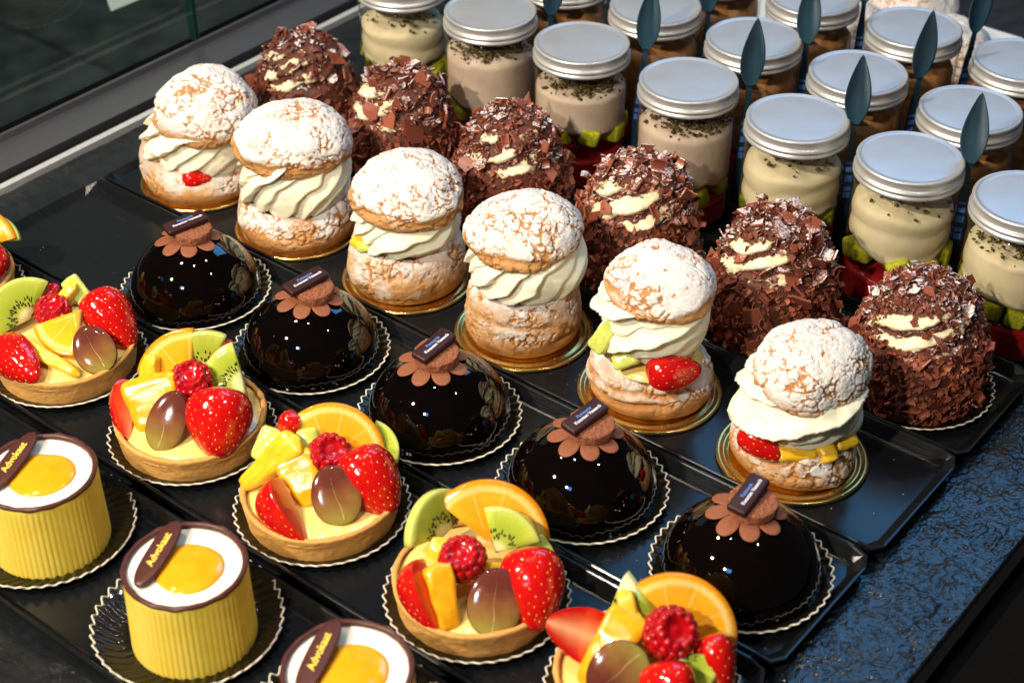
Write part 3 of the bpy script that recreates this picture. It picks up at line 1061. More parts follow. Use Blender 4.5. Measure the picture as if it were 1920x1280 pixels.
for i, (x, b, c, k, lab, ordn) in enumerate(PUFF):
    gold_card(x, -.22, "gold cake card under the %s cream puff" % ordn)
    t = thing("cream_puff", lab, "cream puff", (x, -.2, .36), A, "sugared cream puffs on gold cards")
    t.scale = (1.05, 1.05, (.97, .97, .945, .945, .93, .985)[i])
    vf, at = bun_vf(b[0], b[1], 20 + i * 7, b[2], math.radians(b[3]), b[4], (.75, 1., .95, .85, .8, 1.1)[i])
    part("bottom_bun", vf, M_BUN, t, True, at)
    part("whipped_cream", cream_vf(c[0], c[2], 60 + i, c[3], c[4], c[5], c[6], c[7]), M_CREAM, t, True, None, None, (0, 0, c[1]))
    vf, at = cap_vf(k[0], k[1], 80 + i * 5, (.22, .26, .34, .24, .36, .06)[i])
    part("top_bun", vf, M_BUN, t, True, at, orient((k[2][0], k[2][1], k[3]), k[4], (math.cos(i), math.sin(i), 0)))
    if i == 0:
        strawberry(t, (.25, -3.0, 2.2), (0, -.8, .5), (1, 0, 0), 2.0, 1.5, True, 3)
    if i == 2:
        chunk("mango_piece", M_PINE, t, (-2.7, -1.3, 4.1), (-.6, -.6, .5), (.2, 0, 1), 1.5, 1.2, .8, 4)
        chunk("kiwi_piece", M_MELON, t, (-2.3, -2.0, 3.95), (-.4, -.7, .5), (1, 0, 0), 1.4, .8, .6, 8)
    if i == 4:
        strawberry(t, (.85, -2.65, 3.75), (.1, -.45, .8), (1, .15, 0), 3.2, 2.5, True, 5)
        chunk("kiwi_piece", M_MELON, t, (-2.75, -1.15, 5.25), (-.6, -.65, .45), (.15, -.2, 1), 2.4, 1.3, .8, 2)
        chunk("kiwi_piece", M_MELON, t, (-1.6, -2.2, 4.2), (-.4, -.7, .6), (1, 0, .3), 1.6, 1.0, .8, 6)
        part("custard_filling", grid(lathe([(.02, 3.7), (1.5, 3.7), (2.5, 3.5), (2.9, 3.0)], 60, 12)), M_CUSTARD, t)
    if i == 5:
        strawberry(t, (-2.3, -2.05, 2.75), (-.45, -.7, .5), (.85, -.5, -.35), 2.7, 1.7, True, 6)
        chunk("mango_piece", M_PINE, t, (-.3, -2.6, 2.45), (0, -.6, .8), (1, 0, 0), 2.2, 1.0, .8, 3)
        chunk("pineapple_piece", M_PINE, t, (1.2, -2.55, 2.6), (.1, -.6, .8), (.3, -.6, -.4), 1.5, 1.3, 1.1, 5)
        chunk("pineapple_piece", M_PINE, t, (2.3, -1.8, 2.6), (.4, -.5, .8), (1, .4, 0), 1.5, 1.0, .8, 9)


# ------------------------------------------------------------------ chocolate flake cakes
def flake_vf(rr):
    k = rr.choice((4, 5, 5, 6))
    a = sorted(rr.uniform(0, 2 * PI) if False else 2 * PI * i / k + rr.uniform(-.45, .45) for i in range(k))
    el = rr.uniform(.45, 1.0)
    cv = rr.uniform(-.5, .5)
    P = [(math.cos(q) * .5 * rr.uniform(.7, 1.1), math.sin(q) * .5 * el * rr.uniform(.7, 1.1)) for q in a]
    T = rr.uniform(.05, .09)
    def zz(x, y): return cv * x * x
    V = [(x, y, zz(x, y)) for x, y in P] + [(0, 0, .02)] + [(x, y, zz(x, y) + T) for x, y in P] + [(0, 0, T + .0)]
    F = [[i, k, (i + 1) % k] for i in range(k)] + [[k + 1 + i, k + 1 + (i + 1) % k, 2 * k + 1] for i in range(k)]
    F += [[i, (i + 1) % k, k + 1 + (i + 1) % k, k + 1 + i] for i in range(k)]
    return np.array(V), F


def curl_vf(rr):
    n = 9
    a0 = rr.uniform(1.2, 2.6); R = .28; w = rr.uniform(.2, .34)
    r1, r2 = [], []
    rings = []
    for i in range(n):
        a = a0 * i / (n - 1)
        c = np.array([R * math.sin(a) - .2, 0, R * (1 - math.cos(a))])
        nn = np.array([-math.sin(a), 0, math.cos(a)]) * .03
        ww = w * (1 - .35 * abs(i / (n - 1) - .4))
        rings.append([c + nn + (0, -ww, 0), c + nn + (0, ww, 0), c - nn + (0, ww, 0), c - nn + (0, -ww, 0)])
    return grid(np.array(rings), True, True, True)


_rr = random.Random(11)
FLVF = [flake_vf(_rr) for _ in range(12)] + [curl_vf(_rr) for _ in range(6)]
FLAKES = [mesh("chocolate_flake", v, f, M_FLAKE, False) for v, f in FLVF]
FLAKEST = [mesh("chocolate_flake", v, f, M_FLAKETOP, False) for v, f in FLVF]


def flake_cake(x, y, label, h, r, seed, nbig, nsmall, streak_dir=-2.0, big=1.0, lean=(0, 0)):
    t = thing("chocolate_flake_cake", label, "chocolate cake", (x, y, .32), A, "cream cakes rolled in chocolate flakes")
    rr = random.Random(seed)
    hb = h * .60
    P = lathe([(.02, 0), (r * .8, 0), (r * .95, .15), (r * 1.0, hb * .35), (r * .97, hb * .75), (r * .90, hb * 1.0), (r * .80, hb * 1.12), (r * .74, hb * 1.28), (r * .62, h * .88), (r * .38, h * .97), (.02, h)], 170, 100)
    ang = np.arctan2(P[..., 1], P[..., 0])
    z = P[..., 2]
    up = sstep(hb * .98, hb * 1.12, z)
    # piped swirl on the top: ridges that wind upward
    ph = 5 / (2 * PI) * (ang - z * .95) + .5 * fbm(P * .55 + seed, 3, seed)
    s = ph - np.floor(ph)
    ridge = np.where(s < .7, (s / .7) ** .8, ((1 - s) / .3))
    d = up * .42 * (ridge - .5) * sstep(0, 1.0, np.hypot(P[..., 0], P[..., 1])) + .10 * fbm(P * 1.3 + seed, 3, seed)
    rr_ = np.hypot(P[..., 0], P[..., 1]) + 1e-6
    P[..., :2] *= (1 + d / rr_ * sstep(0, .6, rr_))[..., None]
    P[..., 0] += lean[0] * z / h
    P[..., 1] += lean[1] * z / h
    dang = (ang - streak_dir + PI) % (2 * PI) - PI
    win = np.exp(-(dang / 1.1) ** 2) * up * sstep(h * .96, h * .86, z) * sstep(-.5, .0, fbm(P * .8 + seed * 3, 2, seed))
    bare = win * sstep(.25, .5, ridge)
    part("cream_body", grid(P), M_CORE, t, True, {'bare': (bare * .9 + .06).ravel()})
    nrm = gnormals(P)
    c = np.array([0, 0, h * .4])
    if ((P[30] - c) * nrm[30]).sum() < 0: nrm = -nrm
    nr, m = P.shape[:2]
    area = np.hypot(P[..., 0], P[..., 1]).mean(1)
    area[:12] = 0
    cdf = np.cumsum(area) / area.sum()
    def pick():
        while True:
            i = int(np.searchsorted(cdf, rr.random()))
            j = rr.randrange(m)
            i = min(i, nr - 1)
            if rr.random() < bare[i, j] * 1.25: continue
            return P[i, j], nrm[i, j], up[i, j]
    def rotm(n, tiltmax):
        n = Vector(n)
        tv = Vector((rr.uniform(-1, 1), rr.uniform(-1, 1), rr.uniform(-1, 1)))
        z = (n + tv * tiltmax).normalized()
        xx = Vector((rr.uniform(-1, 1), rr.uniform(-1, 1), rr.uniform(-1, 1)))
        xx = (xx - z * xx.dot(z)).normalized()
        yy = z.cross(xx)
        return np.array([xx, yy, z])
    for _ in range(nbig):
        p, n, u = pick()
        # only the sides one could ever see from the counter's front
        B = rotm(n, .95)
        sz = (rr.uniform(1.35, 1.95) if rr.random() < .09 else rr.uniform(.5, 1.4) ** 1.25) * big
        q = Vector(p + n * rr.uniform(.05, .22))
        M = Matrix.Translation(q * S) @ Matrix(((B[0][0], B[1][0], B[2][0], 0), (B[0][1], B[1][1], B[2][1], 0), (B[0][2], B[1][2], B[2][2], 0), (0, 0, 0, 1))) @ Matrix.Scale(sz, 4)
        link("chocolate_flake", rr.choice((FLAKEST if u > .5 else FLAKES)[rr.choice((0, 0, 6)):]), t, None, M)
    for topset, mat in ((False, M_FLAKE), (True, M_FLAKETOP)):
        V, F, off = [], [], 0
        k = 0
        want = int(nsmall * (1.0 if not topset else .5))
        while k < want:
            p, n, u = pick()
            if (u > .5) != topset: continue
            k += 1
            B = rotm(n, 1.2)
            v, f = FLVF[rr.randrange(len(FLVF) - 4)]
            v = v * rr.uniform(.2, .7)
            V.append(p + n * rr.uniform(.0, .16) + v @ B)
            F += [[a + off for a in q] for q in f]
            off += len(v)
        o = part("chocolate_shavings", (np.concatenate(V), F), mat, t, False)
        o['kind'] = 'stuff'
    return t


KX = [(-30.2, 7.9, 3.9, 30, 130, 1000, "small flake cake at the back left beside the first jar", -2.2, 1.0),
      (-20.6, 8.2, 3.9, 31, 210, 1300, "large flaked chocolate cake in front of the second jar", -2.4, 1.15),
      (-10.6, 8.4, 3.9, 32, 230, 1700, "chocolate flake cake with winding cream streaks before the kiwi jar", -1.6, 1.05),
      (.0, 8.45, 4.0, 33, 290, 1600, "chocolate flake cake with smeared brown swirl top, behind the fourth puff", -2.0, 1.05),
      (10.35, 8.4, 4.0, 34, 298, 1900, "chocolate flake cake with big loose shards and sugar on its top", -2.3, 1.1),
      (20.59, 7.85, 4.0, 35, 295, 2400, "rightmost chocolate flake cake with striped cream bands at its top", -1.9, .85)]
for i, (x, h, r, sd, nb, ns, lab, sdir, big) in enumerate(KX):
    doily(x, 10.0, "white edged paper dish under the %s chocolate flake cake" % ("back left", "second", "third", "fourth", "fifth", "rightmost")[i], .05, 20 + i)
    flake_cake(x, 10.0, lab, h, r, sd, nb, ns, sdir, big)


# ------------------------------------------------------------------ fruit tarts
def crust_vf(r, h, seed):
    P = lathe([(.02, 0), (r * .6, 0), (r * .90, .02), (r * .94, .18), (r * .97, h * .6), (r, h - .10), (r * .99, h), (r * .955, h + .01), (r * .93, h - .10), (r * .91, h * .6), (.02, h * .55)], 200, 100)
    n = gnormals(P)
    d = .05 * fbm(P * 1.1 + seed, 3, seed) + .022 * fbm(P * 5, 3, seed)
    ang = np.arctan2(P[..., 1], P[..., 0])
    P[..., 2] += .05 * np.sin(3 * ang + seed) * sstep(.3, h, P[..., 2])
    Q = P + n * d[..., None]
    pore = sstep(.45, .62, vnoise(P * 7.5, seed + 3)) * sstep(.2, .5, P[..., 2])
    Q -= n * (.035 * pore * np.sign((n * P)[60].sum()))[..., None]
    bake = .08 + .5 * fbm(P * .9 + seed, 4, seed + 6) + .35 * sstep(h - .22, h, P[..., 2]) + .35 * sstep(.35, 0, P[..., 2]) + .3 * pore
    return grid(Q), {'bake': np.clip(bake, 0, 1).ravel(), 'powder': np.full(P.shape[0] * P.shape[1], -2.0)}


def tart(x, y, label, fruit, seed):
    t = thing("fruit_tart", label, "fruit tart", (x, y, .36), A, "glazed fruit tarts in shortcrust cases")
    vf, at = crust_vf(4.4, 1.85, seed)
    part("crust", vf, M_TART, t, True, at)
    P = lathe([(.02, 1.95), (1.8, 1.93), (3.2, 1.78), (4.0, 1.58), (4.14, 1.5)], 90, 24)
    P[..., 2] += .07 * fbm(P * .6 + seed, 3, seed)
    part("custard", grid(P[::-1]), M_CUSTARD, t)
    for k, f in enumerate(fruit):
        kind, loc, n, tt = f[:4]
        a = f[4:]
        sd = seed * 13 + k
        if kind == 'straw': strawberry(t, loc, n, tt, a[0], a[1], True, sd)
        elif kind == 'strawq': strawberry(t, loc, n, tt, a[0], a[1], True, sd, quarter=True)
        elif kind == 'kiwi': kiwi(t, loc, n, tt, a[0], a[1], a[2] if len(a) > 2 else .55, sd)
        elif kind == 'orange': orange(t, loc, n, tt, a[0], a[1], a[2] if len(a) > 2 else .5, sd)
        elif kind == 'grape': grape(t, loc, n, tt, a[0], a[1], sd)
        elif kind == 'rasp': raspberry(t, loc, n, tt, a[0], sd)
        elif kind == 'mango': chunk("mango_piece", M_MANGO, t, loc, n, tt, a[0], a[1], a[2], sd, .05)
        elif kind == 'pine': chunk("pineapple_piece", M_PINE, t, loc, n, tt, a[0], a[1], a[2], sd, .0, .5)
        elif kind == 'melon': chunk("melon_piece", M_MELON, t, loc, n, tt, a[0], a[1], a[2], sd, .0, .2)
    return t


TARTS = [
 (-33.2, "fruit tart cut off by the left edge with orange and strawberry", [
    ('straw', (2.5, -.4, 2.6), (.2, -.5, .8), (-.4, -.8, -.3), 4.2, 3.2), ('orange', (1.6, 1.6, 2.6), (.1, -.8, .5), (.3, 0, 1), 2.9, 60),
    ('kiwi', (2.6, 2.2, 2.6), (0, -.8, .6), (.5, 0, 1), 2.0, 50), ('straw', (3.2, .8, 2.2), (.4, -.4, .6), (.2, -.3, .8), 2.0, 1.6)]),
 (-21.27, "fruit tart with an orange wedge in the middle and two big strawberries", [
    ('straw', (2.75, 1.0, 2.8), (.35, -.45, .8), (.65, -.65, -.45), 4.5, 3.0), ('straw', (-2.2, -2.5, 2.3), (-.45, -.5, .75), (.75, -.55, -.25), 4.4, 2.6),
    ('grape', (2.35, -1.9, 2.6), (.1, -.65, .75), (.5, -.65, -.5), 3.2, 2.5), ('orange', (1.3, .5, 3.75), (-.15, -.5, .85), (-1.8, -2.2, -.8), 3.1, 36, .7),
    ('kiwi', (-2.4, 1.5, 2.4), (.45, -.75, .5), (-.6, .1, .75), 2.6, 72, .7), ('rasp', (-.7, 1.1, 3.3), (0, -.3, 1), (1, 0, 0), 1.35),
    ('pine', (-.1, -2.5, 2.25), (-.2, -.6, .8), (.85, -.45, -.2), 4.2, 1.1, .8), ('pine', (-.7, 2.2, 2.9), (-.3, -.6, .7), (-.7, -.55, -.5), 3.6, .9, .7),
    ('melon', (.4, 3.2, 3.3), (.2, -.7, .6), (.45, .0, -.9), 2.2, 1.3, .9), ('straw', (-1.6, 3.2, 2.8), (.2, -.6, .6), (.5, 0, .8), 2.0, 1.6)]),
 (-10.05, "fruit tart with a tall kiwi slice and a brown grape half", [
    ('straw', (2.0, -1.9, 2.8), (.2, -.55, .8), (.05, -.75, -.6), 4.1, 3.7), ('grape', (-.85, -2.1, 2.9), (-.05, -.75, .65), (-.3, -.6, -.75), 3.6, 2.3),
    ('rasp', (.15, .6, 3.7), (.0, -.35, .9), (1, 0, 0), 1.5), ('kiwi', (3.1, 1.2, 3.2), (-.05, -.85, .5), (-.9, .05, -.30), 2.4, 88, .6),
    ('kiwi', (.6, 3.1, 2.4), (.0, -.9, .3), (-.05, .1, 1), 2.6, 32, .6), ('orange', (-.2, 2.4, 2.0), (-.1, -.85, .45), (-.62, .1, .8), 3.4, 40, .6),
    ('mango', (-1.9, -.5, 2.9), (-.1, -.75, .65), (.25, -.45, -.8), 3.5, 3.6, .9), ('strawq', (-3.25, -.1, 2.3), (-.7, -.2, .5), (.45, -.65, -.55), 4.0, 3.0),
    ('pine', (-2.7, 2.4, 2.6), (-.3, -.75, .5), (.0, .1, 1), 2.8, 1.7, .8), ('straw', (1.6, 3.4, 3.2), (.2, -.8, .4), (.4, 0, 1), 2.2, 1.8), ('mango', (1.4, 1.5, 2.6), (0, -.7, .7), (1, 0, .1), 2.4, 1.4, .8)]),
 (.34, "fruit tart with an upright orange slice behind a round grape half", [
    ('straw', (2.75, -.3, 2.6), (.25, -.45, .85), (.6, -.75, -.4), 4.2, 3.5), ('strawq', (-1.15, -2.3, 2.35), (-.41, -.61, .6), (.45, -.75, -.45), 4.3, 3.7),
    ('grape', (1.05, -1.8, 2.8), (.05, -.7, .75), (.3, -.6, -.6), 3.4, 2.7), ('rasp', (.55, .7, 3.5), (.25, -.35, .85), (1, 0, 0), 1.5),
    ('orange', (.4, 2.2, 2.1), (.05, -.8, .55), (.25, .1, 1), 3.05, 84, .6), ('pine', (-2.7, .5, 3.1), (-.35, -.7, .6), (-.8, -.35, -.5), 4.4, 1.9, .9),
    ('mango', (-.8, -.5, 2.8), (-.1, -.7, .7), (.45, -.5, -.6), 3.2, 2.4, .9), ('melon', (-3.0, 2.2, 2.9), (-.2, -.7, .7), (-.3, -.2, -1), 2.1, 1.6, 1.3),
    ('melon', (-.7, 1.5, 3.4), (0, -.7, .7), (.1, -.3, -1), 2.2, 1.3, 1.0), ('straw', (-1.9, 3.1, 3.5), (-.7, -.5, .4), (.1, .1, -1), 2.2, 1.5), ('kiwi', (2.3, 2.6, 2.1), (.0, -.55, .8), (.8, .1, .2), 1.9, 60, .6)]),
 (11.41, "fruit tart with two kiwi slices and a green veined grape half", [
    ('kiwi', (-1.9, 2.0, 2.7), (.75, -.55, .4), (.0, .15, .95), 2.5, 78, .6), ('orange', (.5, 2.2, 2.2), (.05, -.85, .45), (.35, .1, 1), 3.3, 70, .6),
    ('kiwi', (1.0, .8, 2.7), (-.15, -.8, .55), (.45, .2, .9), 2.4, 45, .7), ('rasp', (-.7, -.6, 3.6), (-.1, -.4, .85), (1, 0, 0), 1.45),
    ('strawq', (-2.15, -1.9, 2.4), (-.45, -.6, .6), (.3, -.7, -.55), 4.2, 3.6), ('mango', (-1.6, -2.5, 2.7), (.25, -.75, .6), (.2, -.5, -.85), 3.6, 1.6, 1.1),
    ('straw', (2.9, -1.6, 2.7), (.25, -.5, .8), (.05, -.8, -.55), 4.3, 3.3), ('grape', (.95, -2.8, 2.7), (.0, -.72, .7), (-.1, -.65, -.7), 3.5, 2.8),
    ('pine', (.9, -.5, 2.8), (0, -.6, .8), (1, .1, 0), 2.4, .8, .8), ('melon', (3.4, 1.2, 2.2), (.3, -.5, .8), (.5, -.6, 0), 2.0, 1.2, .9), ('pine', (-2.2, .2, 2.6), (-.2, -.7, .7), (-.3, -.3, -1), 2.6, 1.2, .8)]),
 (21.88, "fruit tart at the bottom edge with a pointed kiwi wedge standing up", [
    ('kiwi', (-.85, 3.2, 5.2), (-.35, -.85, .35), (.25, -.25, -1), 3.3, 30, 1.2), ('orange', (1.5, 1.9, 2.2), (.05, -.85, .5), (.45, .1, 1), 3.2, 75, .6),
    ('straw', (-2.9, 1.1, 3.1), (-.4, .5, -.7), (-.9, .05, .35), 3.8, 3.0), ('mango', (-1.7, .2, 3.0), (-.25, -.65, .7), (-.55, -.6, -.6), 4.6, 2.3, 1.0),
    ('pine', (-.5, 1.1, 3.6), (-.1, -.7, .6), (.3, -.5, -.8), 3.8, 1.0, .9), ('rasp', (1.2, .3, 4.1), (.3, -.5, .8), (1, 0, 0), 1.6),
    ('grape', (-1.4, -1.4, 3.2), (-.05, -.75, .65), (.6, .2, .5), 3.3, 2.8), ('kiwi', (1.2, -.4, 3.2), (.0, -.75, .6), (.75, -.5, -.2), 2.3, 40, .8),
    ('straw', (3.4, -.1, 2.7), (.3, -.55, .75), (.25, -.6, -.65), 2.8, 2.3), ('straw', (1.0, -2.2, 2.8), (.1, -.6, .75), (.1, -.75, -.5), 3.2, 2.8)]),
]
for i, (x, lab, fr) in enumerate(TARTS):
    doily(x, -20.62, "white edged black paper dish under the %s fruit tart" % ("cut off leftmost", "second", "third", "fourth", "fifth", "bottom edge")[i], .05, 40 + i)
    tart(x, -20.62, lab, fr, i + 1)


# ------------------------------------------------------------------ yellow advocaat cups
def cup_vf():
    P = lathe([(.02, .0), (3.0, .0), (3.26, .03), (3.29, .12), (3.25, 1.5), (3.2, 3.4), (3.18, 4.75), (3.1, 4.9), (2.95, 4.9), (2.92, 4.5), (.02, 4.4)], 396, 70)
    ang = np.arctan2(P[..., 1], P[..., 0])
    side = sstep(3.0, 3.15, np.hypot(P[..., 0], P[..., 1])) * sstep(4.85, 4.4, P[..., 2])
    w = np.abs(np.sin(33 * ang)) ** .7
    P[..., :2] *= (1 + (.011 * w - .005) * side)[..., None]
    return grid(P)


def plaque_vf():
    n, m = 26, 12
    u = np.linspace(-1, 1, n)
    w = .66 * np.clip(1 - np.abs(u) ** 2.6, 0, 1) ** .55 + .02
    rings = []
    for x, y in zip(u * 2.35, w):
        pts = []
        for a in np.linspace(0, 2 * PI, m, endpoint=False):
            cx = math.copysign(abs(math.cos(a)) ** .5, math.cos(a)); sx = math.copysign(abs(math.sin(a)) ** .6, math.sin(a))
            pts.append((x, y * cx, .15 * sx * min(1, y / .2)))
        rings.append(pts)
    return grid(np.array(rings), True, True, True)


def advocaat(x, y, label, seed):
    t = thing("advocaat_cup", label, "dessert cup", (x, y, .31), A, "ribbed yellow cups topped like a fried egg")
    t.scale = (.965, .965, .98)
    part("ribbed_cup", cup_vf(), M_CUP, t)
    P = lathe([(2.94, 4.62), (2.93, 4.86), (2.98, 4.97), (3.08, 5.01), (3.18, 4.98), (3.225, 4.91), (3.22, 4.81), (3.1, 4.75), (2.94, 4.62)], 150, 40)
    ang = np.arctan2(P[..., 1], P[..., 0])
    P += (.03 * fbm(P * 2.2 + seed, 3, seed))[..., None]
    P[..., 2] -= .06 * (np.sin(11 * ang + seed) * np.sin(5 * ang)) * (P[..., 0] ** 2 + P[..., 1] ** 2 > 9.9)
    part("chocolate_rim", grid(P), M_RIMCH, t)
    P = lathe([(.02, 4.74), (1.6, 4.75), (2.6, 4.76), (2.97, 4.72)], 90, 20)
    P[..., 2] += .03 * fbm(P * .9 + seed, 2, seed)
    part("white_top", grid(P[::-1]), M_WHITE, t)
    P = lathe([(.02, 5.0), (.8, 4.98), (1.4, 4.93), (1.72, 4.85), (1.84, 4.76), (1.8, 4.7)], 90, 30)
    ang = np.arctan2(P[..., 1], P[..., 0])
    P[..., :2] *= (1 + .03 * np.sin(2 * ang + seed) + .02 * np.sin(3 * ang))[..., None]
    P[..., 2] += .05 * fbm(P * 1.1 + seed, 2, seed)
    part("yolk", grid(P[::-1]), M_YOLK, t, True, None, None, (.2, -.1, 0))
    b = part("plaque", plaque_vf(), M_RIMCH, t, True, None, orient((-1.42, .55, 5.17), (-.10, -.06, 1), (1.5, 4.7, -.02)))
    text("lettering", "Advokaat", .60, M_PRINT_Y, b, Matrix.Translation((.15 * S, 0, .150 * S)), .012, .12)
    return t


for i, (x, lab, dl) in enumerate(((-9.75, "yellow advocaat cup cut off by the left edge", "leftmost"), (1.55, "whole yellow advocaat cup in the middle of its row", "middle"), (12.5, "yellow advocaat cup cut off by the bottom edge", "bottom edge"))):
    doily(x - .6, -31.2, "fluted black paper dish under the %s yellow cup" % dl, .12, 60 + i)
    advocaat(x, -31.35, lab, i + 2)


# ------------------------------------------------------------------ jars and spoons
def lid_vf():
    P = lathe([(.02, 10.0), (2.9, 10.0), (3.08, 9.985), (3.14, 10.03), (3.27, 10.06), (3.37, 10.0), (3.38, 9.9), (3.31, 9.84), (3.29, 9.8), (3.29, 9.48), (3.31, 9.44), (3.42, 9.40), (3.47, 9.30), (3.46, 9.2), (3.36, 9.15), (3.34, 9.1), (3.44, 9.05), (3.48, 8.95), (3.46, 8.84), (3.38, 8.80), (3.2, 8.82), (3.15, 9.6), (.02, 9.7)], 240)
    ang = np.arctan2(P[..., 1], P[..., 0])
    kn = ((P[..., 2] > 9.46) & (P[..., 2] < 9.81) & (np.hypot(P[..., 0], P[..., 1]) > 3.25))
    P[..., :2] *= (1 - .006 * (np.arange(240) % 2) * kn)[..., None]
    return grid(P)


LID = mesh("lid", *lid_vf(), M_LID)
for p_ in LID.polygons: pass
BODY = mesh("jar_body", *grid(lathe([(.02, .0), (3.0, .0), (3.28, .06), (3.36, .25), (3.36, 8.2), (3.42, 8.4), (3.42, 8.62), (3.3, 8.72), (3.14, 8.80), (3.14, 9.5)], 96)), M_PLASTIC)
CUBE = mesh("sponge_piece", *rbox(1.25, 1.1, 1.0, .18, 3), M_GREENCAKE)


def wall_layer(z0, z1, r, a0, a1, seed, amp0=.2, amp1=.3, ridges=0):
    m, n = 96, 18
    th = np.linspace(0, 2 * PI, m, endpoint=False)
    q = np.stack([np.cos(th) * 1.2, np.sin(th) * 1.2, 0 * th + seed], -1)
    b = z0 + amp0 * fbm(q * 1.3, 3, seed)
    t = z1 + amp1 * fbm(q * 1.3 + 5, 3, seed + 1)
    rings = [np.stack([.0 * th, 0 * th, b], -1), np.stack([r * .9 * np.cos(th), r * .9 * np.sin(th), b], -1)]
    for k in np.linspace(0, 1, n):
        z = b + (t - b) * k
        rr = r + 0 * z
        if ridges:
            ph = ridges * (k + .16 * np.sin(th + seed)) * 1.0
            s = ph - np.floor(ph)
            rr = r - .16 * np.abs(s - .5) ** 1.6 * 2.2
        e = 1 - .18 * max(0, (k - .85) / .15) ** 2
        rings.append(np.stack([rr * e * np.cos(th), rr * e * np.sin(th), z], -1))
    for k, dz in ((.6, .18), (.3, .1), (.01, .3)):
        rings.append(np.stack([r * k * np.cos(th), r * k * np.sin(th), t + dz], -1))
    return grid(np.array(rings))


def crumbs_vf(zc, r, seed, k=420):
    rr = random.Random(seed)
    L = []
    oc = np.array([(1, 0, 0), (-1, 0, 0), (0, 1, 0), (0, -1, 0), (0, 0, 1), (0, 0, -1)], float)
    of = [[0, 2, 4], [2, 1, 4], [1, 3, 4], [3, 0, 4], [2, 0, 5], [1, 2, 5], [3, 1, 5], [0, 3, 5]]
    for _ in range(k):
        a = rr.gauss(-1.2, 1.1); q = r * math.sqrt(rr.uniform(.05, 1))
        s = rr.uniform(.06, .2)
        z = zc + .35 * (1 - (q / r) ** 2) + rr.uniform(-.08, .06)
        if q > r * .88: z -= rr.uniform(0, .75) ** 2 * 2
        L.append((oc * s * np.array([rr.uniform(.6, 1.3) for _ in range(3)]) + (q * math.cos(a), q * math.sin(a), z), of))
    return joinvf(L)


def jar(x, y, label, kind, seed, front=True):
    t = thing("dessert_jar", label, "dessert jar", (x, y, .05), A + rnd.uniform(-.3, .3), "clear dessert jars with aluminium lids")
    link("jar_body", BODY, t)
    link("lid", LID, t)
    if kind == 'caramel':
        part("caramel_cream", wall_layer(2.5, 7.6, 3.2, 0, 0, seed, .1, .5, 6), M_CARAMEL, t)
        part("fruit_layer", wall_layer(.15, 2.4, 3.22, 0, 0, seed + 4, .0, .2), M_JELLY, t)
        return t
    red, cakez, creamtop, mat, rid, ncr = kind
    part("fruit_layer", wall_layer(.15, red, 3.22, 0, 0, seed, .0, .6), M_JELLY, t)
    rr = random.Random(seed)
    for k in range(9):
        a = 2 * PI * k / 9 + rr.uniform(-.2, .2)
        link("sponge_piece", CUBE, t, None, Matrix.Translation(Vector((2.6 * math.cos(a), 2.6 * math.sin(a), cakez + .2 + rr.uniform(-.3, .35))) * S) @ Matrix.Rotation(a + rr.uniform(-.4, .4), 4, 'Z') @ Matrix.Rotation(rr.uniform(-.5, .5), 4, 'X') @ Matrix.Scale(rr.uniform(1.05, 1.45), 4))
    part("cream_layer", wall_layer(cakez + .95, creamtop - .7, 3.22, 0, 0, seed + 2, .75, .45, rid), mat, t)
    o = part("crumbs", crumbs_vf(creamtop - .5, 3.08, seed, ncr), M_CRUMB, t)
    o['kind'] = 'stuff'
    return t


JR = "%s jar from the left in the front jar row"
J1 = [(-28.2, "leftmost front jar with pale cream, behind the back left flake cake", (2.0, 3.2, 7.7, M_JARCREAM, 2, 60)),
      (-19.6, "front row jar with a dark crumb layer over beige cream, second from left", (2.0, 2.4, 8.0, M_JARPINK, 0, 330)),
      (-11.3, "front row jar showing bright green sponge between cream and red fruit", (2.1, 3.6, 7.9, M_JARPINK, 0, 380)),
      (-2.3, "front row jar filled with smooth pinkish cream, fourth from left", (1.8, 2.3, 8.0, M_JARPINK, 0, 300)),
      (6.2, "front row jar with diagonal folds of pale cream, third from right", (2.3, 3.1, 7.9, M_JARCREAM, 2.0, 45)),
      (14.35, "front row jar with thick rolled cream bands, behind the rightmost flake cake", (2.4, 3.2, 8.0, M_JARCREAM, 2.2, 40)),
      (22.3, "front row jar cut off by the right edge, crumbs on its cream", (2.6, 3.2, 7.8, M_JARCREAM, 1.4, 200))]
for i, (x, lab, k) in enumerate(J1):
    jar(x, 18.95, lab, k, 100 + i)
J2 = [(-19.0, "closed jar of the middle jar row at the top edge"), (-10.6, "middle row jar whose lid is hit by the tall spoon at the top"), (-2.2, "middle row jar second from the photo's visible left spoon gap"), (6.15, "middle row jar with a faint smudge on its lid"), (14.5, "middle row jar with a scratched lid near the right edge"), (22.9, "middle row jar hidden at the right edge of the photo")]
J2L = ["caramel jar of the middle row cut by the top edge",
       "caramel jar behind the fourth front jar with a spoon across its lid",
       "caramel jar of the middle row behind the pinkish cream jar",
       "caramel jar of the middle row with a smudge on its lid",
       "caramel jar of the middle row with a scratched lid at the right",
       "caramel jar of the middle row peeking in at the right edge"]
for i, ((x, _), lab) in enumerate(zip(J2, J2L)):
    jar(x, 27.1, lab, 'caramel', 200 + i)
for i, (x, lab) in enumerate(((-10.6, "back row jar at the top edge, leftmost of its row"), (-2.4, "back row jar with only half of its lid in the photo"),
                              (5.9, "back row jar beside the white dusted pastry"), (14.1, "back row jar at the right edge with a grey green lid"))):
    jar(x, 35.8, lab, 'caramel', 300 + i)


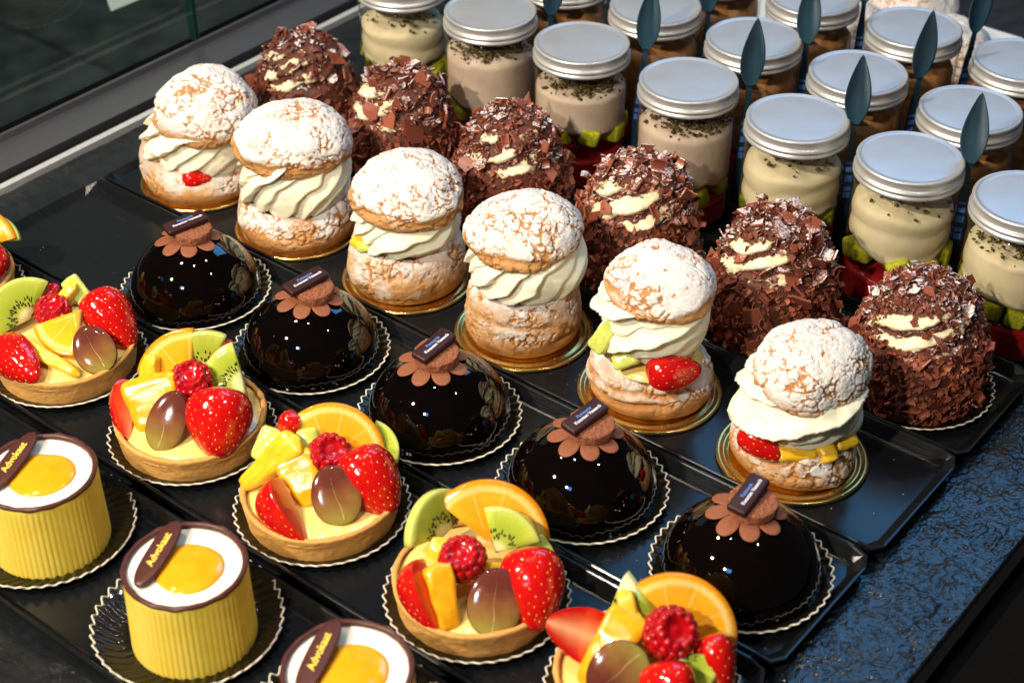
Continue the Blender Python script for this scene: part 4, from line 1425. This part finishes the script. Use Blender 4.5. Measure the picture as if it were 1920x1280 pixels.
def spoon_vf():
    """bowl pointing up: a leaf-shaped shell, then the stem below"""
    n, m = 30, 14
    u = np.linspace(0, 1, n)
    w = .86 * np.clip(np.sin(PI * u ** .80), 0, 1) ** .72 * (1 - .28 * u ** 2) + .02
    w[0] = .16
    dep = .34 * np.sin(PI * u ** .9)
    out = []
    for sgn in (1,):
        rings = []
        for i in range(n):
            ring = []
            for k in np.linspace(-1, 1, m):
                ring.append((w[i] * k, dep[i] * (1 - k * k) , 9.6 + 5.2 * u[i]))
            for k in np.linspace(1, -1, m):
                ring.append((w[i] * k, dep[i] * (1 - k * k) - .09, 9.6 + 5.2 * u[i]))
            rings.append(ring)
        out.append(grid(np.array(rings), True, True, True))
    return out[0]


SPOONB = mesh("bowl", *spoon_vf(), M_SPOON)
SPOONH = mesh("handle", *grid(np.array([[(-.17 - .25 * k, -.06, z), (.17 + .25 * k, -.06, z), (.17 + .25 * k, .06, z), (-.17 - .25 * k, .06, z)] for k, z in ((.0, 9.66), (.1, 8.6), (.5, 7.4), (.75, 4), (.8, .1))]), True, True, True), M_SPOON, False)
PRINT = mesh("handle_print", *joinvf([box(-.24, .24, -.075, -.062, z, z + h) for z, h in ((6.6, .18), (6.0, .35), (5.2, .5), (4.5, .3), (3.9, .45))]), M_PRINT_B, False)


def spoon(x, y, label, lean=0.0, sc=1.0, tw=0.0):
    lean += rnd.uniform(-.045, .05)
    tw += rnd.uniform(-.35, .35)
    t = thing("spoon", label, "spoon", (x, y, .05), A + tw, "dark plastic spoons standing behind the jars")
    t.rotation_euler = (0.05, lean, A + tw)
    link("bowl", SPOONB, t)
    link("handle", SPOONH, t)
    link("handle_print", PRINT, t)
    return t


def spoon_at(jx, jy, label, lean, dr=3.95, df=.5, tw=0.):
    p = Vector((jx, jy, 0)) + RV * dr + FV * df
    return spoon(p.x, p.y, label, lean, 1, tw)


for i, (jx, ln, lab) in enumerate(((-19.6, .02, "dark spoon at the top edge between the second and third front jars"),
                     (-11.3, .03, "dark spoon between the third and fourth front jars"),
                     (-2.3, .02, "dark spoon between the fourth and fifth front jars"),
                     (6.2, .02, "dark spoon between the folded cream jar and the rolled cream jar"),
                     (14.35, .02, "dark spoon beside the rightmost front jar"))):
    spoon_at(jx, 18.95, lab, ln, 3.95, .3)
for i, (jx, lab) in enumerate(((-10.6, "dark spoon tip at the top edge behind the fourth front jar"), (-2.2, "dark spoon between two middle row jars, left of the smudged lid"),
                     (6.15, "dark spoon between the smudged lid and the scratched lid"))):
    spoon_at(jx, 27.1, lab, .02, 3.95, .3)
for i, (jx, lab) in enumerate(((-2.4, "dark spoon bowl cut by the top edge left of the grey lid"), (5.9, "dark spoon in front of the white dusted pastry at the right"))):
    spoon_at(jx, 35.8, lab, .02, 3.95, .3)

# ------------------------------------------------------------------ dusted pastries beyond the jars
o = part("paper_sheet", rbox(24, 16, .08, .03, 2), M_PAPER, None, False); o.location = Vector((-6.5, 51, .12)) * S
tag(o, "white paper sheet under the dusted pastries at the top right", "paper sheet")
for i, (x, y, lab) in enumerate(((-4.6, 47.2, "white dusted pastry at the top, left of the grey jar lid"), (3.0, 49.6, "white dusted pastry at the top right beside the dark corner"),
                                 (-3.4, 56.0, "dusted pastry at the very top showing only a golden strip"))):
    t = thing("dusted_pastry", lab, "pastry", (x, y, .2), A, "sugar dusted pastries behind the jars")
    vf, at = cap_vf(3.9, 4.4, 140 + i)
    at['powder'] = at['powder'] + .2
    part("crumb_top", vf, M_BUN, t, True, at)
    vf, at = bun_vf(3.7, 2.0, 150 + i, 0, 0)
    part("base", vf, M_BUN, t, True, at)

# ------------------------------------------------------------------ fallen sugar and crumbs on the trays
rr = random.Random(5)
oc = np.array([(1, 0, 0), (-1, 0, 0), (0, 1, 0), (0, -1, 0), (0, 0, 1), (0, 0, -1)], float)
of = [[0, 2, 4], [2, 1, 4], [1, 3, 4], [3, 0, 4], [2, 0, 5], [1, 2, 5], [3, 1, 5], [0, 3, 5]]
for nm, mt, n, ks, lab in (("sugar_specks", M_PAPER, 300, ('C', 'K', 'D'), "fallen sugar specks scattered on the black trays"), ("pastry_crumbs", M_TART, 46, ('C', 'T'), "tiny golden pastry crumbs scattered on the black trays"),
                           ("chocolate_crumbs", M_FLAKE, 80, ('K', 'C', 'D'), "tiny chocolate crumbs scattered on the black trays")):
    L = []
    for _ in range(n):
        k = rr.choice(ks)
        on_card = nm == "sugar_specks" and rr.random() < .5
        sz = rr.uniform(.012, .035) * (1 if nm == "sugar_specks" else 1.9)
        L.append((oc * sz * np.array([rr.uniform(.6, 1.4), rr.uniform(.6, 1.4), rr.uniform(.5, 1)]) + ((lambda a, q, c: (c + q * math.cos(a), -.2 + q * math.sin(a), .52))(rr.uniform(0, 6.3), rr.uniform(3.7, 4.35), rr.choice(PUFF)[0]) if on_card else (rr.uniform(-34, 25), ROWS[k] + rr.uniform(-4.0, 4.0), .28 + sz * .3)), of))
    o = part(nm, joinvf(L), mt, None, False)
    tag(o, lab, "crumbs", None, 'stuff')
